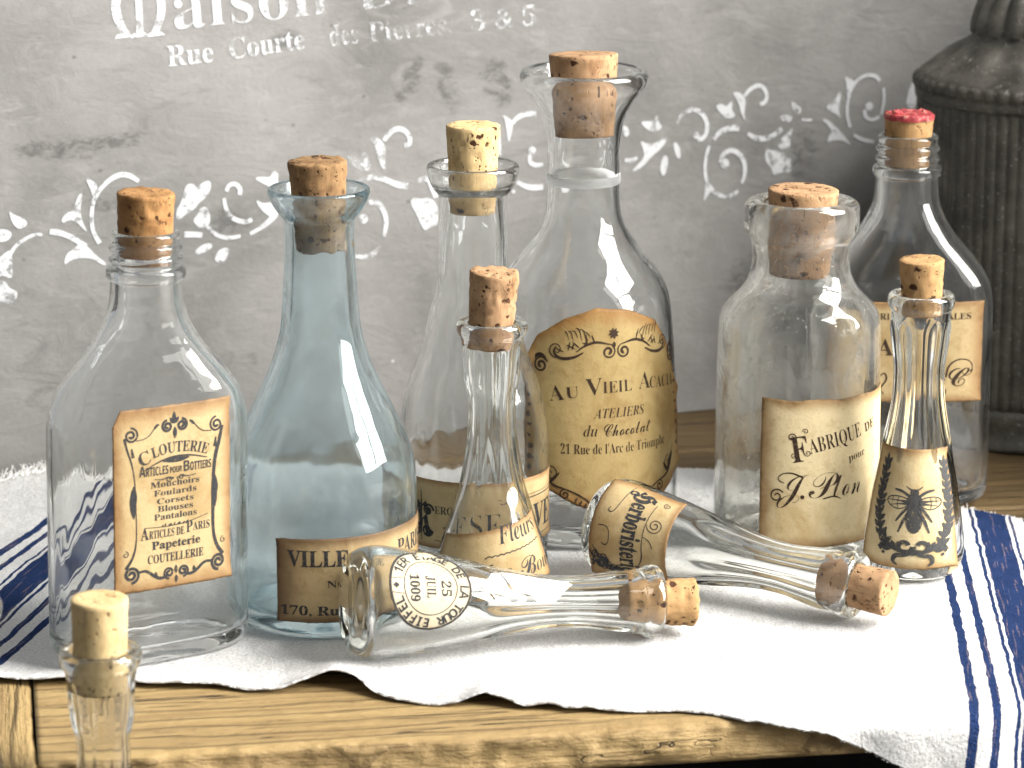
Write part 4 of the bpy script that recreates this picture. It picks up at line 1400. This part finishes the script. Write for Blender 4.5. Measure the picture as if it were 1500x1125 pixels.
fg.inputs['Roughness'].default_value = 0.6
fd = k.n('ShaderNodeBsdfTranslucent')
fd.inputs[0].default_value = (0.85, 0.86, 0.86, 1)
M['frost'] = k.done(k.mixsh(0.45, fg.outputs[0], fd.outputs[0]))
rp = [(14.86, 146.2), (15.2, 146.4), (15.35, 148), (15.2, 149.8), (14.86, 150)]
V_, F_ = [], []
for r_, z_ in rp:
    V_ += [(r_ * math.sin(j * math.pi / 48), -r_ * math.cos(j * math.pi / 48), z_) for j in range(96)]
for i in range(4):
    for j in range(96):
        F_.append((i * 96 + j, i * 96 + (j + 1) % 96, (i + 1) * 96 + (j + 1) % 96, (i + 1) * 96 + j))
mesh('neck_ring', np.array(V_) * MM, F_, M['frost'], db, True)
w = dc_v.wrap(0, 38.6)
tu = [(-25, 80), (-23.8, 84.5), (-20.8, 89.6), (-8.8, 97), (5, 101.3), (20, 99.9), (34.8, 93.8), (44, 82), (53, 62)]
bu_ = [(-25, 31), (-13, 25.3), (-3.5, 20), (12, 15), (30, 17), (44, 23.6), (53, 31)]
lab = paper('paper_label', w, -25, 53, lambda u: float(np.interp(u, *zip(*tu))), lambda u: float(np.interp(u, *zip(*bu_))), M['paper_gold'], db, 96, 60)
a = Ink()
a.text('A', -14.0, 63.0, 6.4, 'bold', width=6.2, align='l', rot=9, offset=-0.012)
a.text('U', -7.2, 64.6, 4.6, 'bold', width=5.2, align='l', rot=7, offset=-0.012)
a.text('V', 0.6, 65.8, 7.0, 'bold', width=7.0, align='l', rot=3, offset=-0.012)
a.text('IEIL', 7.6, 66.6, 4.8, 'bold', width=12.6, align='l', rot=1, offset=-0.012)
a.text('A', 23.4, 66.8, 7.0, 'bold', width=6.2, align='l', rot=-3, offset=-0.012)
a.text('CACIA', 29.2, 66.4, 4.8, 'bold', width=17.6, align='l', rot=-6, offset=-0.012)
a.text('ATELIERS', 14.8, 56.4, 4.0, 'bital', width=22, offset=-0.012)
a.text('du', 2.5, 49.0, 4.6, 'bital', width=5.6, offset=-0.012)
a.text('Chocolat', 18.4, 48.8, 5.4, 'script', width=21)
a.text('21 Rue de l\'Arc de Triomphe', 14.2, 41.6, 4.2, 'bold', width=47, offset=-0.014)
a.emit('lettering', w, M['ink_brown'], lab)
b = Ink()
C0 = 13.5
rn = random.Random(11)
for s in (-1, 1):
    # acanthus scrolls along the arched top
    b.spiral(C0 + s * 3.4, 83.6, 3.2, 0.6, 90 if s < 0 else 90, s * 1.5, 0.4, 1.3)
    b.stroke([(C0 + s * 3, 86.6), (C0 + s * 9, 88), (C0 + s * 14, 86), (C0 + s * 17, 83.6)], [0.5, 1.2, 0.8, 0.4])
    b.stroke([(C0 + s * 14, 83.5), (C0 + s * 18, 81.2), (C0 + s * 24, 80.6), (C0 + s * 27, 83.5), (C0 + s * 25.4, 85.6)], [0.5, 1.2, 1.4, 0.8, 0.5])
    b.spiral(C0 + s * 25.4, 84.4, 3.4, 0.5, -90, s * 1.3, 0.5, 0.4)
    b.spiral(C0 + s * 32, 77.6, 3.4, 0.5, 60, -s * 1.6, 0.6, 1.3)
    b.stroke([(C0 + s * 29, 79), (C0 + s * 32, 82.6), (C0 + s * 36, 80), (C0 + s * 36.5, 74)], [0.6, 1.8, 1.2, 0.4])
    for q in range(9):
        t = q / 8
        b.leaf(C0 + s * (9 + 13 * t), 87 - 3.5 * t, 90 - s * (22 + 55 * math.sin(q * 1.7)), 3.0 + 2.6 * rn.random(), 0.7)
    for q in range(6):
        b.stroke([(C0 + s * (11 + q * 1.8), 88 + rn.random() * 2), (C0 + s * (12 + q * 1.8), 91 + rn.random() * 2), (C0 + s * (14 + q * 1.6), 92 + rn.random() * 1.5)], [0.15, 0.5, 0.2])
    # side drops
    for q in range(9):
        zz = 70 - q * 4.4
        b.disc(C0 + s * (35.6 + 0.8 * rn.random()), zz, 0.5 + 0.9 * rn.random(), 7)
        b.leaf(C0 + s * 35.6, zz - 1, 90 + rn.uniform(-70, 70), 2.4, 0.9)
    # lower corners
    b.spiral(C0 + s * 27, 33, 3.2, 0.6, 90, s * 1.2, 0.5, 0.5)
    b.leaf(C0 + s * 27, 29, 90 - s * 20, 9, 3.2)
    b.leaf(C0 + s * 27.4, 28.6, 90 + s * 40, 7, 1.6)
    b.stroke([(C0 + s * 31, 40), (C0 + s * 30, 34), (C0 + s * 26.5, 28), (C0 + s * 20, 26.6), (C0 + s * 13, 23), (C0 + s * 10, 19.5)], [0.4, 0.8, 1.2, 0.6, 0.9, 0.4])
    b.spiral(C0 + s * 21, 24.4, 2.3, 0.4, 90, -s * 1.3, 0.6, 0.8)
    for q in range(4):
        b.leaf(C0 + s * (16 - q * 1.8), 23.4 - q * 1.2, -90 + s * 25, 3, 0.9)
for q in range(8):
    b.leaf(C0 - 1, 91, q * 45 + 10, 2.4, 1.2)
b.disc(C0 - 1, 91, 1.2, 8)
b.leaf(C0 - 1, 87.6, -90, 2.8, 1.6)
b.emit('ornament', w, M['ink_brown'], lab)

# ---- wide-necked jar
JR_OUT = [(0, 4.5), (17, 3.2), (25, 0.9), (28.5, 0), (31, 0.8), (32.9, 3), (33.6, 7), (33.7, 14), (33.7, 28), (33.4, 60), (33.1, 90), (32.6, 96), (31, 100.2), (27.8, 103.6), (24.4, 106.8), (21.7, 110.8), (20.2, 115),
          (19.5, 120.5), (19.6, 125), (20.3, 128), (22, 130.2), (23.1, 132.4), (23.3, 135), (23.3, 140), (23, 142.4), (21.6, 144.1), (20, 144.5)]
JR_IN = [(17.5, 144.2), (15.4, 143.2), (14.7, 141), (14.3, 138), (13.9, 128), (13.7, 120), (14.2, 115), (15.8, 111), (18.8, 107.3), (22.6, 103.8), (26.3, 100), (28.5, 95.5), (29.4, 90), (29.8, 60), (30, 14), (29, 9.8),
         (25, 7.6), (14, 7.8), (0, 9)]
jr_v = Vessel(JR_OUT, JR_IN, seg=180, seam=-13, swirl=lambda z: 0.25 if z > 100 else 0)
jb = empty('wide_neck_jar', 'thick seedy glass jar with broad rolled lip and FABRIQUE label', 'jar', None, (0.1168, 0.0459, TZ))
jr_v.build('glass_body', [M['seedy'], M['seedy_in']], jb)
cork(jb, 14.2, 148.6, 11.8, 113.6, CK[3], 8, 0.25, (0.5, 1.5))
w = jr_v.wrap(0, 33.5)
lab = paper('paper_label', w, -17.8, 58, lambda u: 69.3 + 0.3 * math.sin(u * 0.3), base_up(8), M['paper_pale'], jb, 80, 60)
a = Ink()
a.text('F', -4.2, 43.5, 10.5, 'bold', width=6.5, align='l', rot=10)
a.text('ABRIQUE', 2.6, 47.2, 6.2, 'bold', width=24, align='l', rot=12.5, offset=-0.01)
a.text('DE', 28.6, 53.2, 3.8, 'bold', width=7.0, align='l', rot=14)
a.text('pour', 19.6, 42.6, 3.2, 'bold', width=9, align='l', rot=10, offset=-0.012)
a.text('J', -4.4, 28.6, 11.0, 'script', width=12.5, offset=-0.009)
a.text('.', -0.4, 28.6, 10.0, 'script')
a.text('P', 8.6, 28.8, 11.5, 'script', width=13, offset=-0.009)
a.text('lon', 12.4, 28.8, 10.5, 'script', width=13.5, align='l', offset=-0.010)
a.emit('lettering', w, M['ink_brown'], lab)
b = Ink()
b.spiral(-5.0, 54.0, 1.7, 0.4, 0, 1.3, 0.5, 0.3)
b.spiral(-4.0, 46.6, 1.3, 0.3, 0, -1.3, 0.3, 0.3)
b.spiral(1.4, 47.6, 1.4, 0.3, 180, 1.3, 0.3, 0.3)
b.spiral(0.4, 56.6, 1.2, 0.3, 180, -1.2, 0.3, 0.3)
b.stroke([(-0.4, 37.6), (-5, 39.6), (-9.4, 38.6), (-10.4, 36.0), (-7.6, 35.0)], [0.8, 0.6, 0.4, 0.5, 0.3])
b.spiral(-10.6, 29.5, 3.0, 0.6, 30, 1.4, 0.6, 0.6)
b.stroke([(8, 28.4), (13, 29.4), (16, 27.6)], [0.5, 0.7, 0.2])
b.emit('ornament', w, M['ink_brown'], lab)

# ---- small bottles with fluted, many-sided necks
SA_OUT = [(0, 4), (8, 3.2), (11.5, 0.9), (13.2, 0), (15.8, 0.6), (18.0, 2.6), (19.5, 6.0), (20.2, 10), (20.1, 14), (19.1, 20.3), (17.6, 31), (15.7, 41.6), (13.6, 50.9), (12.3, 57.1), (10.6, 66), (9.6, 74), (9.4, 80), (9.5, 86),
          (10.3, 91.5), (11, 97.3), (11.5, 103), (11.8, 107), (12.2, 108.2), (13, 109.3), (13.3, 111.5), (13, 113.4), (12, 114.3)]
SA_IN = [(9.8, 114.2), (8.9, 113.2), (8.6, 111), (8.4, 106), (8.1, 100), (7.2, 92), (6.8, 84), (6.9, 74), (7.8, 66), (9.4, 57.5), (10.8, 51), (13, 41.6), (14.9, 31), (16.4, 20.3), (17.3, 11.5), (16.6, 8), (13.5, 6.2),
         (8, 6.2), (0, 7.5)]
SB_OUT = [(0, 3), (12, 2.2), (17, 0.6), (19, 0), (21, 0.8), (22.4, 3), (22.8, 6.5), (22.3, 11), (20.9, 16.4), (18.9, 22.5), (17, 28), (15.4, 33.5), (14, 39), (12.6, 44.5), (11.4, 50.5), (10.2, 57.5), (9.5, 65), (9.3, 72),
          (9.3, 78), (10.0, 80.6), (10.9, 84), (11.4, 90), (11.9, 98.5), (12.3, 101.6), (13.2, 102.6), (14, 104.6), (13.8, 106.8), (12.8, 107.8)]
SB_IN = [(10.4, 107.7), (9.3, 106.7), (9.0, 104), (8.9, 99), (8.6, 92), (7.7, 84), (6.9, 77), (6.9, 70), (7.2, 62), (8.2, 54), (9.3, 48), (10.8, 42), (12.4, 36), (14.2, 30), (16.3, 24), (18.3, 17.5), (19.6, 11.5), (19, 8),
         (15.5, 6.2), (9, 6.2), (0, 7.5)]


def sm_(z, lo, hi):
    t = min(1, max(0, (z - lo) / (hi - lo)))
    return t * t * (3 - 2 * t)


sa_v = Vessel(SA_OUT, SA_IN, facets=lambda z: (1.15 * sm_(z, 44, 58) * (1 - sm_(z, 100, 106)), 6))
sb_v = Vessel(SB_OUT, SB_IN, facets=lambda z: (1.15 * sm_(z, 34, 46) * (1 - sm_(z, 96, 101)), 8))
GRP = 'small glass bottles with fluted necks'

gb = empty('fluted_bottle', 'small upright fluted bottle with a black bee and laurel wreath on its label', 'bottle', GRP, (0.1611, 0.0076, TZ))
g_sa = sa_v.build('glass_body', M['fluted'], gb)
cork(gb, 8.8, 128.0, 7.7, 106.4, CK[4], 10, 0.3, (2, -2))
w = sa_v.wrap(-8, 17.0)
lab = paper('paper_label', w, -22.5, 17.2, base_up(54.0), base_up(6.6), M['paper_pale'], gb, 70, 50)
b = Ink()
Z0 = 31.5
b.disc(0, Z0 - 4.6, 3.2, 18, 5.8)
b.disc(0, Z0 + 2.4, 3.1, 16, 3.0)
b.disc(0, Z0 + 5.6, 1.8, 12, 1.6)
for s in (-1, 1):
    b.stroke([(s * 0.8, Z0 + 6.6), (s * 2.4, Z0 + 7.3), (s * 3.4, Z0 + 8.2)], [0.7, 0.5, 0.3])
    b.stroke([(s * 1.8, Z0 + 4.2), (s * 5.0, Z0 + 6.2), (s * 8.2, Z0 + 6.6)], [1.0, 1.1, 0.7])
    b.stroke([(s * 1.8, Z0 + 0.6), (s * 4.6, Z0 - 2.6), (s * 6.8, Z0 - 6.0)], [0.9, 1.2, 0.6])
    b.stroke([(s * 1.6, Z0 - 1.0), (s * 3.9, Z0 - 5.2), (s * 5.6, Z0 - 10.2)], [0.9, 1.3, 0.6])
    wing = [(s * 2.0, Z0 + 3.0), (s * 6.0, Z0 + 4.2), (s * 10.2, Z0 + 3.6), (s * 11.4, Z0 + 1.8), (s * 9.4, Z0 - 0.2), (s * 6.0, Z0 - 1.2), (s * 2.4, Z0 + 0.4)]
    b.stroke(wing + [wing[0]], 0.42)
    b.stroke([(s * 2.2, Z0 + 2), (s * 6, Z0 + 2.4), (s * 10.6, Z0 + 2.2)], [1.4, 0.5, 0.25])
    b.stroke([(s * 2.2, Z0 + 1.4), (s * 6, Z0 + 1.0), (s * 9.4, Z0 + 0.3)], [1.2, 0.4, 0.2])
    b.stroke([(s * 6.2, Z0 + 4.0), (s * 6.8, Z0 + 1.4), (s * 6.2, Z0 - 1.0)], 0.25)
    b.stroke([(s * 8.6, Z0 + 3.8), (s * 8.8, Z0 + 1.6)], 0.25, 0)
    # laurel branch
    for q in range(13):
        t = q / 12
        zz = 48.5 - t * 33
        xx = s * (14.2 - 1.6 * t - 4.2 * max(0, t - 0.72) * 3.2 + 1.0 * math.sin(t * 3))
        for d in (-1, 0, 1):
            b.leaf(xx, zz - 2.0, 90 + d * 42 - s * 6 + 8 * math.sin(q * 2.1), 5.2 - 0.9 * abs(d), 2.1)
    # ribbon bow and oak leaves below
    b.spiral(s * 2.9, 16.0, 2.7, 1.4, 180 if s > 0 else 0, s * 0.95, 1.5, 1.7)
    b.stroke([(s * 0.5, 13.6), (s * 3.0, 12.2), (s * 6.0, 12.4), (s * 7.0, 9.6), (s * 5.2, 8.2)], [1.2, 1.3, 1.9, 1.4, 0.5])
    b.stroke([(s * 1, 14.0), (s * 5, 14.0), (s * 8.4, 15.6)], [1.6, 1.4, 1.0])
    for q in range(6):
        b.leaf(s * (4.8 + q * 1.0), 14.4 + q * 0.35, 90 - s * (10 + q * 22), 3.8, 1.9)
    b.disc(s * 11.6, 14.0, 0.7, 8)
    b.disc(s * 10.4, 12.6, 0.7, 8)
b.disc(0, 13.8, 1.5, 10)
b.emit('printed_emblem', w, M['ink_grey'], lab)

hb = empty('fluted_bottle', 'small upright fluted bottle with a tilted cork and a Fleurs script label', 'bottle', GRP, (-0.0078, -0.0121, TZ))
g_sb = sb_v.build('glass_body', M['fluted'], hb)
cork(hb, 9.5, 127.5, 8.3, 97.6, CK[3], 12, 0.85, (1.5, 4.0))
w = sb_v.wrap(0, 19.0)
lab = paper('paper_label', w, -24.5, 25, lambda u: 28.0 + 0.19 * u, lambda u: 4.6 + 0.10 * u, M['paper_tan'], hb, 80, 40)
a = Ink()
a.text('Fleurs', 3.0, 22.6, 6.8, 'bital', width=20, align='l', rot=10, offset=-0.008)
a.text('M', -4.5, 10.4, 4.6, 'bital', width=5.4, align='l', rot=4)
a.text('me', 1.2, 11.4, 2.9, 'bital', width=5.8, align='l', rot=4)
a.text('B', 9.8, 9.8, 7.6, 'script', width=8.0, align='l', rot=4)
a.text('ou', 17.6, 10.4, 5.8, 'bital', width=7.0, align='l', rot=6, offset=-0.012)
a.emit('lettering', w, M['ink'], lab)
b = Ink()
b.stroke([(-2.5, 17.2)] + [(-1 + q * 1.1, 18.0 + q * 0.22 + 0.35 * (-1) ** q) for q in range(22)], 0.42)
b.emit('ornament', w, M['ink'], lab)


def lay(root, base, tip, face_el):
    """lay a vessel down: its axis from base to tip, its label turned towards the viewer at the given elevation"""
    a = (Vector(tip) - Vector(base)).normalized()
    f = Vector((0, -math.cos(R(face_el)), math.sin(R(face_el))))
    y = -(f - a * f.dot(a)).normalized()
    x = y.cross(a)
    m = Matrix.Identity(4)
    for i, v in enumerate((x, y, a)):
        for j in range(3):
            m[j][i] = v[j]
    m.translation = base
    root.matrix_world = m


f1 = empty('fluted_bottle', 'small fluted bottle lying in front, round TOUR EIFFEL stamp on its side', 'bottle', GRP)
lay(f1, (-0.0615, -0.0990, 0.0236), (0.0500, -0.0730, 0.0155), 35)
g = g_sa.copy()
COL.objects.link(g)
g.parent = f1
f1.scale = (1.045, 1.045, 1.05)
cork(f1, 8.6, 127.5, 7.9, 101.5, CK[4], 14, 0.8, (0, 2))
w = sa_v.wrap(0, 17.5)
RC = 15.2
lab = paper('round_label', w, -RC, RC, lambda u: 27.0 + math.sqrt(max(0.02, RC ** 2 - u * u)), lambda u: 27.0 - math.sqrt(max(0.02, RC ** 2 - u * u)), M['paper_cream'], f1, 72, 40)
a = Ink()
a.ring_text('1ER ETAGE DE LA TOUR EIFFEL', 0, 27, 10.8, 3.1, 252, -74, 'sansb')
a.text('25', 0.6, 31.0, 3.4, 'bold', width=5.6)
a.text('JUIL', 0.2, 25.6, 3.2, 'bold', width=7.6)
a.text('1009', 0.6, 19.6, 3.2, 'bold', width=9.0, offset=0.01)
a.emit('lettering', w, M['ink'], lab)
b = Ink()
b.circle(0, 27, 14.7, 0.75)
b.circle(0, 27, 9.7, 0.28)
b.poly([(0, 15.6), (1.0, 14.4), (0, 13.2), (-1.0, 14.4)], 0)
b.stroke([(-2.6, 17.2), (-2.2, 12.6)], 0.2, 0)
b.stroke([(2.6, 17.2), (2.2, 12.6)], 0.2, 0)
b.emit('ornament', w, M['ink'], lab)

f2 = empty('fluted_bottle', 'small fluted bottle lying on its side with a gothic Herboristerie label', 'bottle', GRP)
lay(f2, (0.0349, 0.0042, 0.0228), (0.1336, -0.0559, 0.0155), 20)
g = g_sa.copy()
COL.objects.link(g)
g.parent = f2
cork(f2, 8.9, 127.5, 8.0, 100.5, CK[3], 16, 0.3, (0, -1))
w = sa_v.wrap(0, 18.0)
lab = paper('paper_label', w, -19.5, 22.5, base_up(39), base_up(6.5), M['paper_tan'], f2, 70, 40)
a = Ink()
a.text('H', -17.0, 19.6, 8.4, 'goth', width=6.5, align='l', offset=0.02)
a.text('erboristerie', -10.2, 20.4, 7.6, 'bold', width=29, align='l', offset=0.018)
a.emit('lettering', w, M['ink'], lab)
b = Ink()
b.stroke([(-18, 17.5), (-6, 15.6), (-3.6, 14), (-4.2, 12.2), (-5.6, 12.8)], [0.25, 0.3, 0.4, 0.35, 0.3])
b.stroke([(1.5, 10), (1.3, 14.6), (6.8, 15.6), (8.4, 14), (7.4, 12.4)], [0.3, 0.3, 0.3, 0.4, 0.3])
b.spiral(-3.0, 32.6, 3.4, 0.5, 270, 1.9, 0.3, 0.4)
b.stroke([(2.4, 28.8), (3.4, 32), (6.5, 33.4)], [0.3, 0.35, 0.3])
b.spiral(-13.4, 33.6, 1.6, 0.3, 200, 1.5, 0.3, 0.3)
b.stroke([(-11.8, 30), (-3, 28.7), (6, 28.9), (11, 29.6), (15, 27.8)], [0.3, 0.3, 0.3, 0.6, 0.3])
rn = random.Random(4)
for q in range(30):
    t = rn.random()
    cx, cz = 11.5 + 7.5 * t + rn.uniform(-1, 1), 10.5 + 12 * t * rn.random() + rn.uniform(-2.5, 2)
    if rn.random() < .35:
        b.spiral(cx, cz, 1.5, 0.3, rn.uniform(0, 360), 1.4, 0.5, 0.5)
    b.leaf(cx, cz, rn.uniform(0, 360), rn.uniform(2, 3.6), 1.3)
b.stroke([(9, 8.6), (13, 11), (17, 16), (20, 22)], [0.3, 0.6, 0.6, 0.3])
b.emit('ornament', w, M['ink'], lab)

# the bottle in the foreground and the rim of one beside it, both standing on the lower table
r_ = empty('fluted_bottle', 'out-of-focus fluted bottle with pale smooth cork, nearest at lower left', 'bottle', GRP, (-0.1372, -0.2141, -0.0628), R(12))
g = g_sb.copy()
COL.objects.link(g)
g.parent = r_
cork(r_, 9.5, 125.5, 8.6, 93.5, CK[5], 18, 0.2, (1, 1))
r_ = empty('fluted_bottle', 'bottle cut off by the left edge, only its glass rim showing', 'bottle', GRP, (-0.1822, -0.2262, -0.0628), R(5))
g = g_sa.copy()
COL.objects.link(g)
g.parent = r_
r_.scale = (1.12, 1.12, 1.128)

bpy.data.scenes.remove(TYPE)
